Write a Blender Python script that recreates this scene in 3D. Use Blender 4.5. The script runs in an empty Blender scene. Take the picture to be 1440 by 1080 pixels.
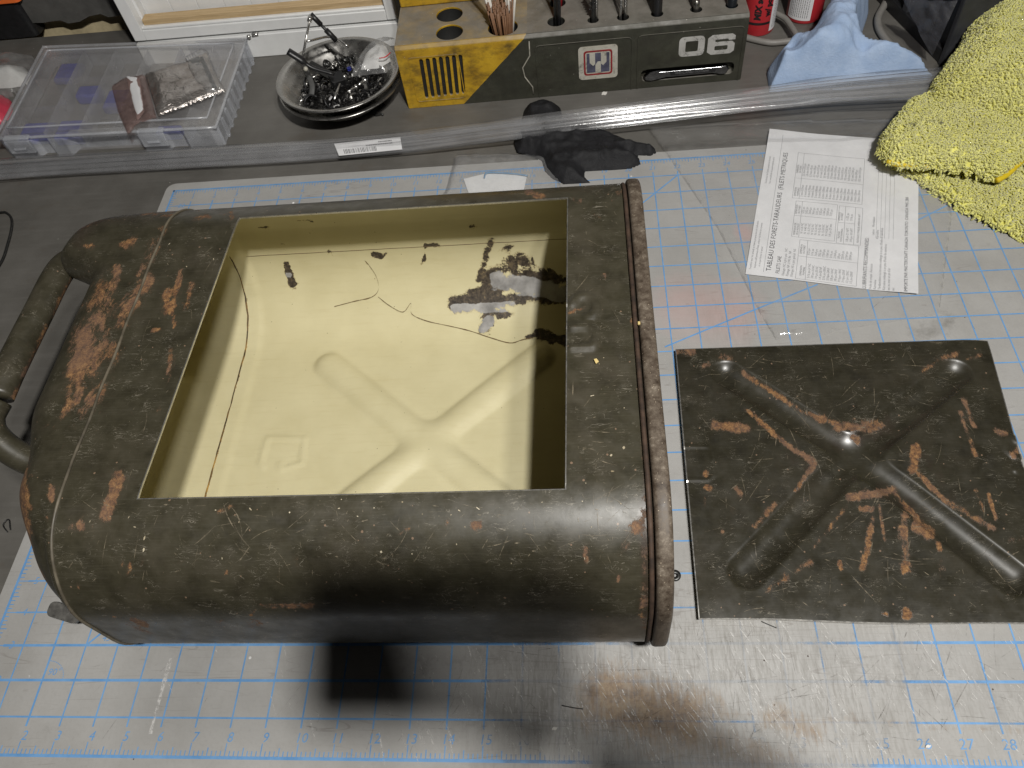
import bpy, bmesh, math, random
import numpy as np
from mathutils import Vector, Matrix
from mathutils.geometry import tessellate_polygon
random.seed(7); RNG = np.random.default_rng(11)
S = 0.0254                                  # all layout below is in inches; meshes are written in metres
scene = bpy.context.scene
COL = scene.collection

# ------------------------------------------------------------------ camera
F = 1103.5
R = np.array([[0.99421536, 0.02780389, -0.10374371], [-0.03631731, -0.82199137, -0.56834078], [-0.10107852, 0.56882083, -0.81622668]])
T = np.array([-15.6837549, 10.31764078, 21.85633887])
C = -R.T @ T
cd = bpy.data.cameras.new('camera'); cam = bpy.data.objects.new('camera', cd); COL.objects.link(cam)
cd.sensor_width = 36.0; cd.lens = F / 1440 * 36.0; cd.clip_start = 0.01; cd.clip_end = 50
Rc = R.T @ np.diag([1, -1, -1])
cam.matrix_world = Matrix([list(Rc[i]) + [C[i] * S] for i in range(3)] + [[0, 0, 0, 1]])
scene.camera = cam

def at(x, y, z=0.0):                        # point of the room at height z seen at photo pixel x, y (layout only)
    D = R.T @ np.array([(x - 720) / F, (y - 540) / F, 1.0]); return C + D * (z - C[2]) / D[2]
def aty(x, y, Y):
    D = R.T @ np.array([(x - 720) / F, (y - 540) / F, 1.0]); return C + D * (Y - C[1]) / D[1]
def topx(V):
    q = np.asarray(V, float) @ R.T + T; return 720 + F * q[:, 0] / q[:, 2], 540 + F * q[:, 1] / q[:, 2]

# ------------------------------------------------------------------ world, lamps, exposure
w = bpy.data.worlds.new('World'); scene.world = w; w.use_nodes = True
w.node_tree.nodes['Background'].inputs[0].default_value = (1.0, 0.98, 0.95, 1)
w.node_tree.nodes['Background'].inputs[1].default_value = 0.014
scene.view_settings.view_transform = 'Standard'; scene.view_settings.look = 'None'; scene.render.engine = 'CYCLES'; scene.cycles.transparent_max_bounces = 40; scene.cycles.max_bounces = 14
scene.view_settings.exposure = 0.12; scene.view_settings.gamma = 1.0

def lamp(name, pos, target, watts, dia, col):
    l = bpy.data.lights.new(name, 'AREA'); l.shape = 'DISK'; l.size = dia * S; l.energy = watts; l.color = col
    o = bpy.data.objects.new(name, l); COL.objects.link(o)
    o.location = Vector(pos) * S
    o.rotation_euler = (Vector(target) - Vector(pos)).to_track_quat('-Z', 'Y').to_euler(); return o
LAMP_A = (33.0, -11.0, 50.0)
LAMP_B = (28.2, -12.5, 52.0)
lamp('work_lamp', LAMP_A, (15, 12, 0), 6.2, 3.0, (1.0, 0.975, 0.93))
lamp('work_lamp', LAMP_B, (15, 12, 0), 18.2, 2.3, (1.0, 0.975, 0.93))

# ------------------------------------------------------------------ node helper
class Mat:
    def __init__(s, name, rough=0.5, metal=0.0, spec=0.5, col=(0.5, 0.5, 0.5)):
        s.m = bpy.data.materials.new(name); s.m.use_nodes = True; s.t = s.m.node_tree
        s.p = s.t.nodes['Principled BSDF']; s.out = s.t.nodes['Material Output']
        s.p.inputs['Roughness'].default_value = rough; s.p.inputs['Metallic'].default_value = metal
        s.p.inputs['Specular IOR Level'].default_value = spec; s.p.inputs['Base Color'].default_value = (*col, 1)
        tc = s.t.nodes.new('ShaderNodeTexCoord'); mp = s.t.nodes.new('ShaderNodeMapping')
        mp.inputs['Scale'].default_value = (1 / S, 1 / S, 1 / S); s.t.links.new(tc.outputs['Object'], mp.inputs[0]); s.vec = mp.outputs[0]
    def L(s, a, b):
        if hasattr(a, 'links') or hasattr(a, 'is_output'): s.t.links.new(a, b)
        else: b.default_value = (*a, 1) if isinstance(a, tuple) and len(a) == 3 and b.type == 'RGBA' else a
    def scaled(s, sc, rot=(0, 0, 0), loc=(0, 0, 0)):
        n = s.t.nodes.new('ShaderNodeMapping'); n.inputs['Scale'].default_value = sc; n.inputs['Rotation'].default_value = rot
        n.inputs['Location'].default_value = loc; s.t.links.new(s.vec, n.inputs[0]); return n.outputs[0]
    def noise(s, scale, detail=4, rough=0.6, dist=0.0, vec=None, color=False):
        n = s.t.nodes.new('ShaderNodeTexNoise'); n.inputs['Scale'].default_value = scale; n.inputs['Detail'].default_value = detail
        n.inputs['Roughness'].default_value = rough; n.inputs['Distortion'].default_value = dist
        s.t.links.new(vec or s.vec, n.inputs['Vector']); return n.outputs['Color' if color else 'Fac']
    def voro(s, scale, feature='F1', out='Distance', rnd=1.0, vec=None):
        n = s.t.nodes.new('ShaderNodeTexVoronoi'); n.feature = feature; n.inputs['Scale'].default_value = scale
        n.inputs['Randomness'].default_value = rnd; s.t.links.new(vec or s.vec, n.inputs['Vector']); return n.outputs[out]
    def ramp(s, fac, stops, interp='LINEAR'):
        n = s.t.nodes.new('ShaderNodeValToRGB'); n.color_ramp.interpolation = interp; e = n.color_ramp.elements
        while len(e) < len(stops): e.new(0.5)
        for k, (p, c) in zip(e, stops):
            k.position = p; k.color = (c, c, c, 1) if not isinstance(c, tuple) else (*c, 1)
        s.L(fac, n.inputs[0]); return n.outputs[0]
    def mix(s, fac, a, b, blend='MIX'):
        n = s.t.nodes.new('ShaderNodeMix'); n.data_type = 'RGBA'; n.blend_type = blend
        s.L(fac, n.inputs[0]); s.L(a, n.inputs[6]); s.L(b, n.inputs[7]); return n.outputs[2]
    def math(s, op, a, b=0.0, c=None, clamp=False):
        n = s.t.nodes.new('ShaderNodeMath'); n.operation = op; n.use_clamp = clamp
        s.L(a, n.inputs[0]); s.L(b, n.inputs[1])
        if c is not None: s.L(c, n.inputs[2])
        return n.outputs[0]
    def attr(s, name):
        n = s.t.nodes.new('ShaderNodeAttribute'); n.attribute_name = name; return n.outputs['Fac']
    def step(s, v, lo, hi): return s.ramp(v, [(lo, 0.0), (hi, 1.0)])
    def set(s, **k):
        for a, v in k.items(): s.L(v, s.p.inputs[{'col': 'Base Color', 'rough': 'Roughness', 'metal': 'Metallic', 'alpha': 'Alpha', 'spec': 'Specular IOR Level', 'normal': 'Normal', 'coat': 'Coat Weight', 'coatr': 'Coat Roughness', 'trans': 'Transmission Weight', 'sheen': 'Sheen Weight'}[a]])
        return s
    def bump(s, h, strength=0.3, dist=0.01):
        n = s.t.nodes.new('ShaderNodeBump'); n.inputs['Strength'].default_value = strength; n.inputs['Distance'].default_value = dist * S
        s.L(h, n.inputs['Height']); s.L(n.outputs[0], s.p.inputs['Normal']); return s
    def sep(s):
        n = s.t.nodes.new('ShaderNodeSeparateXYZ'); s.t.links.new(s.vec, n.inputs[0]); return n.outputs

def plain(name, col, rough=0.5, metal=0.0, var=0.15, scale=3.0, bump=0.0, bscale=20.0):
    m = Mat(name, rough, metal); n = m.noise(scale, 6)
    a = tuple(c * (1 - var) for c in col); b = tuple(min(1, c * (1 + var)) for c in col)
    m.set(col=m.ramp(n, [(0.3, a), (0.7, b)]))
    m.set(rough=m.ramp(m.noise(scale * 2.3, 5), [(0.3, max(0.05, rough - 0.1)), (0.7, min(1, rough + 0.1))]))
    if bump: m.bump(m.noise(bscale, 4), bump, 0.02)
    return m.m

def film(name, tint=(1, 1, 1), haze=0.10, gloss=0.14, rough=0.12, hazecol=(0.8, 0.8, 0.8), bscale=2.0, bstr=0.6):
    m = Mat(name); t = m.t; N = t.nodes.new
    tr = N('ShaderNodeBsdfTransparent'); tr.inputs[0].default_value = (*tint, 1)
    gl = N('ShaderNodeBsdfGlossy'); gl.inputs['Roughness'].default_value = rough
    df = N('ShaderNodeBsdfDiffuse'); df.inputs[0].default_value = (*hazecol, 1)
    bp_ = N('ShaderNodeBump'); bp_.inputs['Strength'].default_value = bstr; bp_.inputs['Distance'].default_value = 0.05 * S
    m.L(m.noise(bscale, 5, 0.6, 0.6), bp_.inputs['Height'])
    m.L(bp_.outputs[0], gl.inputs['Normal']); m.L(bp_.outputs[0], df.inputs['Normal'])
    fr = N('ShaderNodeLayerWeight'); fr.inputs[0].default_value = 0.25; m.L(bp_.outputs[0], fr.inputs['Normal'])
    a = N('ShaderNodeMixShader'); b = N('ShaderNodeMixShader')
    m.L(m.math('MULTIPLY', m.noise(bscale * 1.7, 4), haze * 2), a.inputs[0]); m.L(tr.outputs[0], a.inputs[1]); m.L(df.outputs[0], a.inputs[2])
    m.L(m.math('ADD', m.math('MULTIPLY', fr.outputs['Fresnel'], gloss * 2), gloss * 0.3), b.inputs[0]); m.L(a.outputs[0], b.inputs[1]); m.L(gl.outputs[0], b.inputs[2])
    m.L(b.outputs[0], m.out.inputs['Surface']); return m.m

# ------------------------------------------------------------------ mesh helpers
def mesh(name, V, Fc, mat, smooth=True, attrs=None, org=(0, 0, 0)):
    me = bpy.data.meshes.new(name)
    V = np.asarray(V, float).reshape(-1, 3)
    me.from_pydata(((V - np.asarray(org, float)) * S).tolist(), [], [list(map(int, f)) for f in Fc]); me.update()
    if smooth: me.polygons.foreach_set('use_smooth', [True] * len(me.polygons))
    for k, a in (attrs or {}).items():
        at_ = me.attributes.new(k, 'FLOAT', 'POINT'); at_.data.foreach_set('value', np.asarray(a, np.float32))
    if mat: me.materials.append(mat)
    return me
class Thing:
    """an Empty at the base of a thing; parts are meshes parented to it"""
    def __init__(s, name, base, label=None, cat=None, group=None, kind=None, parent=None):
        s.o = bpy.data.objects.new(name, None); s.o.empty_display_size = 0.01; COL.objects.link(s.o)
        s.base = np.asarray(base, float); s.o.location = Vector(s.base) * S; tag(s.o, label, cat, group, kind)
    def part(s, name, geo, mat, smooth=True, attrs=None, parent=None, bevel=0, kind=None, label=None, sub=0):
        me = mesh(name, geo[0], geo[1], mat, smooth, attrs, s.base)
        o = bpy.data.objects.new(name, me); COL.objects.link(o); o.parent = parent or s.o
        fin(o, bevel, sub)
        if kind: o['kind'] = kind
        if label: o['label'] = label
        return o
def fin(o, bevel, sub):
    if bevel:
        b = o.modifiers.new('b', 'BEVEL'); b.width = bevel * S; b.segments = 2; b.limit_method = 'ANGLE'; b.angle_limit = 0.6
        if hasattr(o.data, 'set_sharp_from_angle'): o.data.set_sharp_from_angle(angle=0.7)
    if sub:
        m = o.modifiers.new('s', 'SUBSURF'); m.levels = sub; m.render_levels = sub
def tag(o, label=None, cat=None, group=None, kind=None):
    for k, v in (('label', label), ('category', cat), ('group', group), ('kind', kind)):
        if v: o[k] = v
    return o
def solo(name, geo, mat, label=None, cat=None, group=None, kind=None, smooth=True, attrs=None, bevel=0, base=None, sub=0):
    V = np.asarray(geo[0], float).reshape(-1, 3)
    b = np.array([V[:, 0].mean(), V[:, 1].mean(), V[:, 2].min()]) if base is None else np.asarray(base, float)
    o = bpy.data.objects.new(name, mesh(name, V, geo[1], mat, smooth, attrs, b)); COL.objects.link(o)
    o.location = Vector(b) * S; fin(o, bevel, sub); return tag(o, label, cat, group, kind)
def join(*gs):
    V = []; Fc = []; k = 0
    for v, f in gs:
        v = np.asarray(v, float).reshape(-1, 3); V.append(v); Fc += [[i + k for i in q] for q in f]; k += len(v)
    return np.concatenate(V), Fc
def box(x0, x1, y0, y1, z0, z1):
    V = [(x, y, z) for z in (z0, z1) for y in (y0, y1) for x in (x0, x1)]
    return np.array(V, float), [(0, 2, 3, 1), (4, 5, 7, 6), (0, 1, 5, 4), (2, 6, 7, 3), (0, 4, 6, 2), (1, 3, 7, 5)]
def xf(geo, loc=(0, 0, 0), rot=(0, 0, 0), sc=1.0):
    M = Matrix.Translation(Vector(loc)) @ (Matrix.Rotation(rot[2], 4, 'Z') @ Matrix.Rotation(rot[1], 4, 'Y') @ Matrix.Rotation(rot[0], 4, 'X')) @ Matrix.Scale(sc, 4)
    A = np.array(M); V = np.asarray(geo[0], float).reshape(-1, 3); return V @ A[:3, :3].T + A[:3, 3], geo[1]
def rpoly(x0, x1, y0, y1, r, n=4):
    P = []
    for cx, cy, a in ((x1 - r, y1 - r, 0), (x0 + r, y1 - r, 90), (x0 + r, y0 + r, 180), (x1 - r, y0 + r, 270)):
        for k in range(n + 1): t = math.radians(a + 90 * k / n); P.append((cx + r * math.cos(t), cy + r * math.sin(t)))
    return P
def circ(cx, cy, r, n=20): return [(cx + r * math.cos(2 * math.pi * k / n), cy + r * math.sin(2 * math.pi * k / n)) for k in range(n)]
def prism(outer, z0, z1, holes=(), m=None, bottom=True):
    """extruded polygon with holes; m maps (a, b, h) to x, y, z"""
    loops = [list(outer)] + [list(h) for h in holes]
    tris = tessellate_polygon([[Vector((a, b, 0)) for a, b in l] for l in loops])
    flat = [p for l in loops for p in l]; n = len(flat)
    V = [(a, b, z0) for a, b in flat] + [(a, b, z1) for a, b in flat]; Fc = []
    def up(t):
        a, b, c = [flat[i] for i in t]; return (b[0] - a[0]) * (c[1] - a[1]) - (b[1] - a[1]) * (c[0] - a[0]) > 0
    for t in tris:
        u = tuple(t) if up(t) else tuple(reversed(t)); Fc.append(tuple(i + n for i in u))
        if bottom: Fc.append(tuple(reversed(u)))
    k = 0
    for li, l in enumerate(loops):
        q = len(l); ar = sum(l[i][0] * l[(i + 1) % q][1] - l[(i + 1) % q][0] * l[i][1] for i in range(q)); ccw = (ar > 0) == (li == 0)
        for i in range(q):
            a, b = k + i, k + (i + 1) % q; Fc.append((a, b, b + n, a + n) if ccw else (b, a, a + n, b + n))
        k += q
    V = np.array(V, float)
    if m is not None: V = np.array([m(*p) for p in V], float)
    return V, Fc
def spline(P, n=8):
    P = np.asarray(P, float); Q = np.vstack([2 * P[0] - P[1], P, 2 * P[-1] - P[-2]]); out = []
    for i in range(1, len(Q) - 2):
        for k in range(n):
            t = k / n; a, b, c, d = Q[i - 1:i + 3]
            out.append(0.5 * (2 * b + (c - a) * t + (2 * a - 5 * b + 4 * c - d) * t * t + (3 * b - a - 3 * c + d) * t ** 3))
    out.append(P[-1]); return np.array(out)
def tube(P, r, n=8, caps=True, closed=False, flat=1.0):
    P = np.asarray(P, float); m = len(P); r = np.broadcast_to(np.asarray(r, float), (m,)); V = []; Fc = []
    T_ = np.roll(P, -1, 0) - np.roll(P, 1, 0) if closed else np.gradient(P, axis=0)
    up = np.array([0, 0, 1.0]) if abs(T_[0][2]) < 0.9 * np.linalg.norm(T_[0]) else np.array([1.0, 0, 0])
    for i in range(m):
        t = T_[i] / (np.linalg.norm(T_[i]) + 1e-12); a = np.cross(up, t); a /= np.linalg.norm(a) + 1e-12; b = np.cross(t, a); up = b
        for k in range(n): q = 2 * math.pi * k / n; V.append(P[i] + r[i] * (a * math.cos(q) + b * flat * math.sin(q)))
    for i in range(m if closed else m - 1):
        j = (i + 1) % m
        for k in range(n): Fc.append((i * n + k, i * n + (k + 1) % n, j * n + (k + 1) % n, j * n + k))
    if caps and not closed: Fc += [tuple(reversed(range(n))), tuple(range((m - 1) * n, m * n))]
    return np.array(V), Fc
def lathe(prof, c=(0, 0, 0), n=40):
    V = []; Fc = []; m = len(prof)
    for k in range(n):
        a = 2 * math.pi * k / n; V += [(c[0] + r * math.cos(a), c[1] + r * math.sin(a), c[2] + z) for r, z in prof]
    for k in range(n):
        j = (k + 1) % n
        for i in range(m - 1): Fc.append((k * m + i, j * m + i, j * m + i + 1, k * m + i + 1))
    return np.array(V), Fc
def grid(X, Y, fn):
    nx, ny = len(X), len(Y); gx, gy = np.meshgrid(X, Y, indexing='ij'); gz = fn(gx, gy)
    V = np.stack([gx, gy, gz], -1).reshape(-1, 3)
    Fc = [(i * ny + j, (i + 1) * ny + j, (i + 1) * ny + j + 1, i * ny + j + 1) for i in range(nx - 1) for j in range(ny - 1)]
    return V, Fc
def segd(x, y, a, b):
    ax, ay = a[:2]; bx, by = b[:2]; dx, dy = bx - ax, by - ay; l = dx * dx + dy * dy + 1e-12
    t = np.clip(((x - ax) * dx + (y - ay) * dy) / l, 0, 1); return np.hypot(x - ax - t * dx, y - ay - t * dy)
def field(px, py, caps):
    """0..1 falloff round photo-space capsules x1, y1, x2, y2, w, strength"""
    o = np.zeros_like(px)
    for x1, y1, x2, y2, w_, s_ in caps: o = np.maximum(o, s_ * np.clip(1.25 - segd(px, py, (x1, y1), (x2, y2)) / (w_ * 1.15), 0, 1))
    return o
class VNoise:                               # cheap value noise on numpy arrays
    def __init__(s, seed): s.g = np.random.default_rng(seed).random((64, 64))
    def __call__(s, x, y, sc=1.0):
        x = np.asarray(x) * sc; y = np.asarray(y) * sc; i = np.floor(x).astype(int); j = np.floor(y).astype(int); u = x - i; v = y - j
        u = u * u * (3 - 2 * u); v = v * v * (3 - 2 * v); g = lambda a, b: s.g[a % 64, b % 64]
        return (g(i, j) * (1 - u) + g(i + 1, j) * u) * (1 - v) + (g(i, j + 1) * (1 - u) + g(i + 1, j + 1) * u) * v
    def fbm(s, x, y, sc=1.0, o=4):
        return sum(s(x + 7.3 * k, y - 3.1 * k, sc * 2 ** k) * 0.5 ** k for k in range(o)) / (2 - 0.5 ** (o - 1))
VN = VNoise(3)

# ------------------------------------------------------------------ materials
def olive_paint(name, seed=0.0, k_=1.0):
    m = Mat(name, 0.42, 0.0, 0.6); v = m.scaled((1, 1, 1), loc=(seed, seed, 0))
    base = m.ramp(m.noise(1.6, 8, 0.65, vec=v), [(0.3, tuple(k_ * q for q in (0.024, 0.0212, 0.0128))), (0.5, tuple(k_ * q for q in (0.039, 0.0348, 0.0215))), (0.72, tuple(k_ * q for q in (0.054, 0.0482, 0.0318)))])
    sm = m.noise(0.55, 6, 0.6, vec=v)
    base = m.mix(m.math('MULTIPLY', m.step(sm, 0.5, 0.75), 0.35), base, tuple(k_ * q for q in (0.088, 0.074, 0.054)))
    brush = m.noise(3.0, 5, 0.7, vec=m.scaled((0.35, 9, 6)))            # fine drawn streaks along the sheet
    base = m.mix(m.math('MULTIPLY', m.step(brush, 0.5, 0.8), 0.32), base, tuple(k_ * q for q in (0.095, 0.087, 0.066)))
    # hairline scuffs: narrow iso-lines of stretched noises
    for rot, sc, msk in ((0.5, (1.2, 5, 3), 0.58), (-0.9, (1.0, 4, 3), 0.60), (1.5, (1.5, 6, 4), 0.60)):
        n = m.noise(1.1, 3, 0.5, 1.2, vec=m.scaled(sc, rot=(0, 0, rot), loc=(seed, 1.3 * rot, 0)))
        line = m.math('LESS_THAN', m.math('ABSOLUTE', m.math('SUBTRACT', n, 0.5)), 0.0045)
        base = m.mix(m.math('MULTIPLY', m.math('MULTIPLY', line, m.step(m.noise(1.3, 3, 0.5, vec=m.scaled((1, 1, 1), loc=(rot * 5, seed, 2))), msk - 0.04, msk + 0.04)), 0.55), base, (0.25, 0.225, 0.18))
    # dust and chip specks
    d = m.voro(6.0, vec=v); ch = m.math('MULTIPLY', m.math('LESS_THAN', d, 0.04), m.step(m.noise(3.1, 2, vec=v), 0.5, 0.6))
    base = m.mix(ch, base, (0.30, 0.25, 0.17))
    d2 = m.voro(2.6, vec=m.scaled((1, 1, 1), loc=(3 + seed, 1, 4))); fl = m.math('LESS_THAN', m.math('ADD', d2, m.math('MULTIPLY', m.noise(9, 3), 0.16)), 0.145)
    base = m.mix(m.math('MULTIPLY', fl, 0.9), base, (0.20, 0.135, 0.09))
    r = m.attr('rust'); k = m.math('ADD', r, m.math('MULTIPLY', m.math('SUBTRACT', m.noise(3.6, 12, 0.92, vec=m.scaled((1.6, 0.8, 1), loc=(seed, seed, 0))), 0.5), 2.3))
    k = m.math('ADD', k, m.math('MULTIPLY', m.math('SUBTRACT', m.noise(1.5, 3, 0.6, 1.0, vec=m.scaled((1.3, 0.8, 1), loc=(2 + seed, 5, 0))), 0.5), 1.3))
    rm = m.step(k, 0.50, 0.58); halo = m.step(k, 0.30, 0.58)
    rc = m.ramp(m.noise(7.5, 10, 0.85, vec=v), [(0.40, (0.042, 0.021, 0.011)), (0.47, (0.115, 0.054, 0.022)), (0.53, (0.20, 0.098, 0.034)), (0.62, (0.33, 0.185, 0.072))])
    pk = m.mix(m.step(m.noise(0.5, 2, vec=v), 0.42, 0.6), rc, m.mix(0.45, rc, (0.125, 0.078, 0.058)))
    base = m.mix(m.math('MULTIPLY', halo, 0.30), base, (0.10, 0.062, 0.042)); col = m.mix(rm, base, pk)
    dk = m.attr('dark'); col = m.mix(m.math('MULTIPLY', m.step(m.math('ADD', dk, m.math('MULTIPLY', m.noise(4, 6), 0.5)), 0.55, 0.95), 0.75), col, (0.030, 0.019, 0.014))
    m.set(col=col, rough=m.mix(rm, m.ramp(m.noise(2.2, 6), [(0.3, 0.27), (0.7, 0.46)]), (0.85, 0.85, 0.85)))
    m.bump(m.math('ADD', m.math('MULTIPLY', m.noise(1.1, 5), 0.5), m.math('MULTIPLY', m.math('MULTIPLY', rm, m.noise(14, 4)), 0.6)), 0.25, 0.03); return m.m
OLIVE = olive_paint('olive_paint'); OLIVE2 = olive_paint('olive_paint_panel', 11.0, 0.66)

m = Mat('cream_lining', 0.5, 0.0, 0.3)
base = m.ramp(m.noise(0.7, 6, 0.55), [(0.3, (0.52, 0.47, 0.285)), (0.7, (0.58, 0.53, 0.335))])
st = m.noise(2.0, 6, 0.65, vec=m.scaled((0.4, 5, 3))); base = m.mix(m.math('MULTIPLY', m.step(st, 0.52, 0.75), 0.25), base, (0.43, 0.365, 0.195))
sp = m.math('LESS_THAN', m.voro(3.0), 0.045); base = m.mix(m.math('MULTIPLY', sp, m.step(m.noise(2.3, 2), 0.5, 0.58)), base, (0.05, 0.035, 0.02))
k = m.math('ADD', m.attr('chip'), m.math('MULTIPLY', m.math('SUBTRACT', m.noise(3.0, 12, 0.85), 0.5), 1.4))
k = m.math('ADD', k, m.math('MULTIPLY', m.math('MULTIPLY', m.math('SUBTRACT', m.noise(1.1, 4, 0.6, 1.2), 0.5), 1.6), m.math('MINIMUM', m.math('MULTIPLY', m.attr('chip'), 3.0), 1.0)))
chip = m.step(k, 0.50, 0.53); deep = m.step(k, 0.60, 0.75); bare = m.attr('bare')
cc = m.ramp(m.noise(7, 6, 0.7), [(0.35, (0.018, 0.013, 0.009)), (0.55, (0.07, 0.055, 0.04)), (0.7, (0.20, 0.15, 0.08))])
bm = m.step(m.math('ADD', bare, m.math('MULTIPLY', m.math('SUBTRACT', m.noise(2.4, 5), 0.5), 0.9)), 0.48, 0.55)
cc = m.mix(bm, cc, m.ramp(m.noise(1.6, 5), [(0.3, (0.16, 0.155, 0.15)), (0.7, (0.40, 0.39, 0.38))]))
base = m.mix(m.math('MULTIPLY', m.step(k, 0.36, 0.5), 0.35), base, (0.34, 0.25, 0.10))
col = m.mix(chip, base, cc)
sr = m.math('ADD', m.attr('seam'), m.math('MULTIPLY', m.math('SUBTRACT', m.noise(6, 6, 0.7), 0.5), 0.9))
col = m.mix(m.step(sr, 0.62, 0.72), col, m.ramp(m.noise(2.5, 4), [(0.42, (0.09, 0.045, 0.012)), (0.6, (0.42, 0.22, 0.04))]))
m.set(col=col, rough=m.mix(chip, (0.52, 0.52, 0.52), (0.6, 0.6, 0.6))); m.bump(m.math('SUBTRACT', m.math('MULTIPLY', m.noise(1.2, 5), 0.4), m.math('MULTIPLY', chip, 0.5)), 0.3, 0.03)
CREAM = m.m

CUT = plain('bright_cut_steel', (0.62, 0.60, 0.56), 0.32, 0.9, 0.2, 4)
STEEL = plain('bowl_steel', (0.40, 0.39, 0.37), 0.30, 0.95, 0.12, 1.5)
ZINC = plain('zinc_screw', (0.55, 0.54, 0.52), 0.25, 0.9, 0.2, 9)
BLACKP = plain('black_plastic', (0.012, 0.012, 0.013), 0.42, 0, 0.3, 5)
DKPL = plain('dark_grey_plastic', (0.035, 0.036, 0.040), 0.5, 0, 0.2, 2, 0.2, 30)
GUNM = plain('gunmetal_tool', (0.06, 0.06, 0.058), 0.38, 0.8, 0.3, 6)
WHITE = plain('white_painted_wood', (0.74, 0.745, 0.74), 0.45, 0, 0.04, 1.4, 0.1, 14)
WOOD = Mat('raw_pine', 0.65); WOOD.set(col=WOOD.ramp(WOOD.noise(2, 6, 0.6, 0.8, vec=WOOD.scaled((0.25, 4, 4))), [(0.3, (0.40, 0.27, 0.13)), (0.7, (0.60, 0.45, 0.26))])); WOOD = WOOD.m
CREAMW = plain('bare_wall_edge', (0.50, 0.42, 0.26), 0.8, 0, 0.2, 2)
WALLG = plain('grey_board', (0.085, 0.083, 0.078), 0.75, 0, 0.2, 1.2, 0.9, 3.0)
REDP = plain('red_label', (0.60, 0.035, 0.045), 0.38, 0, 0.06, 2)
ORANGE = plain('orange_plastic', (0.80, 0.16, 0.03), 0.5, 0, 0.05, 2)
PAPER = Mat('printed_paper', 0.75); PAPER.set(col=PAPER.ramp(PAPER.noise(0.9, 6), [(0.3, (0.60, 0.60, 0.61)), (0.7, (0.70, 0.70, 0.71))])); PAPER = PAPER.m
INK = plain('grey_ink', (0.12, 0.12, 0.125), 0.8, 0, 0.3, 8)
INKL = plain('pale_ink', (0.20, 0.20, 0.21), 0.8, 0, 0.3, 8)
GREYC = plain('grey_cable_sheath', (0.20, 0.19, 0.175), 0.5, 0, 0.08, 3)
STICK = plain('brown_stick', (0.17, 0.085, 0.042), 0.6, 0, 0.3, 3)
COTTON = plain('white_stick', (0.75, 0.72, 0.66), 0.8, 0, 0.06, 5)

# bench: worn grey paint
m = Mat('bench_paint', 0.5)
b = m.ramp(m.noise(0.35, 8, 0.6), [(0.3, (0.088, 0.083, 0.074)), (0.7, (0.135, 0.128, 0.116))])
b = m.mix(m.math('MULTIPLY', m.step(m.noise(1.2, 6, 0.65, vec=m.scaled((0.25, 3, 1))), 0.5, 0.75), 0.35), b, (0.17, 0.163, 0.15))
b = m.mix(m.math('MULTIPLY', m.math('LESS_THAN', m.voro(1.9), 0.035), m.step(m.noise(0.9, 2), 0.45, 0.55)), b, (0.6, 0.58, 0.54))
b = m.mix(m.math('MULTIPLY', m.step(m.noise(0.55, 5, 0.7, vec=m.scaled((1, 1, 1), loc=(4, 9, 0))), 0.58, 0.72), 0.35), b, (0.085, 0.065, 0.045))
m.set(col=b, rough=m.ramp(m.noise(1.1, 6), [(0.3, 0.38), (0.7, 0.6)])); m.bump(m.noise(6, 4), 0.12, 0.03); BENCH = m.m

# mat: pale grey vinyl, scuffed
m = Mat('mat_vinyl', 0.45)
wear = m.attr('wear'); stain = m.attr('stain'); pink = m.attr('pink')
b = m.ramp(m.noise(0.28, 8, 0.62), [(0.28, (0.292, 0.286, 0.274)), (0.72, (0.385, 0.379, 0.367))])
b = m.mix(m.math('MULTIPLY', m.step(m.noise(1.1, 8, 0.7), 0.5, 0.72), 0.30), b, (0.29, 0.28, 0.262))
b = m.mix(m.math('MULTIPLY', m.step(m.noise(9.0, 6, 0.8), 0.50, 0.72), 0.22), b, (0.20, 0.19, 0.175))
b = m.mix(m.math('MULTIPLY', m.step(m.noise(0.7, 7, 0.7, vec=m.scaled((1, 1, 1), loc=(9, 4, 0))), 0.52, 0.75), 0.28), b, (0.25, 0.24, 0.222))
sw = m.noise(2.2, 6, 0.7, 0.5, vec=m.scaled((5.5, 0.8, 1), rot=(0, 0, 0.45)))
b = m.mix(m.math('MULTIPLY', m.math('MULTIPLY', m.step(sw, 0.46, 0.7), wear), 0.9), b, (0.20, 0.19, 0.172))
sw2 = m.noise(2.0, 6, 0.7, 0.5, vec=m.scaled((6, 0.7, 1), rot=(0, 0, 0.55), loc=(3, 3, 0)))
b = m.mix(m.math('MULTIPLY', m.math('MULTIPLY', m.step(sw2, 0.55, 0.72), wear), 0.4), b, (0.50, 0.495, 0.48))
for rot, sc, th in ((0.1, (0.35, 2.6, 1), 0.004), (1.25, (0.3, 2.2, 1), 0.0035), (0.7, (0.4, 2.4, 1), 0.003)):
    n = m.noise(0.8, 1, 0.4, 0.0, vec=m.scaled((sc[0] * 0.35, sc[1], 1), rot=(0, 0, rot), loc=(rot * 3, 2, 0)))
    ln = m.math('LESS_THAN', m.math('ABSOLUTE', m.math('SUBTRACT', n, 0.5)), th)
    mk = m.math('MAXIMUM', m.math('MULTIPLY', wear, 0.8), m.step(m.noise(0.45, 3, vec=m.scaled((1, 1, 1), loc=(rot, 7, 0))), 0.52, 0.6))
    b = m.mix(m.math('MULTIPLY', m.math('MULTIPLY', ln, mk), 0.30), b, (0.14, 0.12, 0.105))
b = m.mix(m.math('MULTIPLY', m.math('LESS_THAN', m.voro(1.7), 0.04), m.step(m.noise(1.4, 2), 0.5, 0.58)), b, (0.06, 0.045, 0.035))
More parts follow.
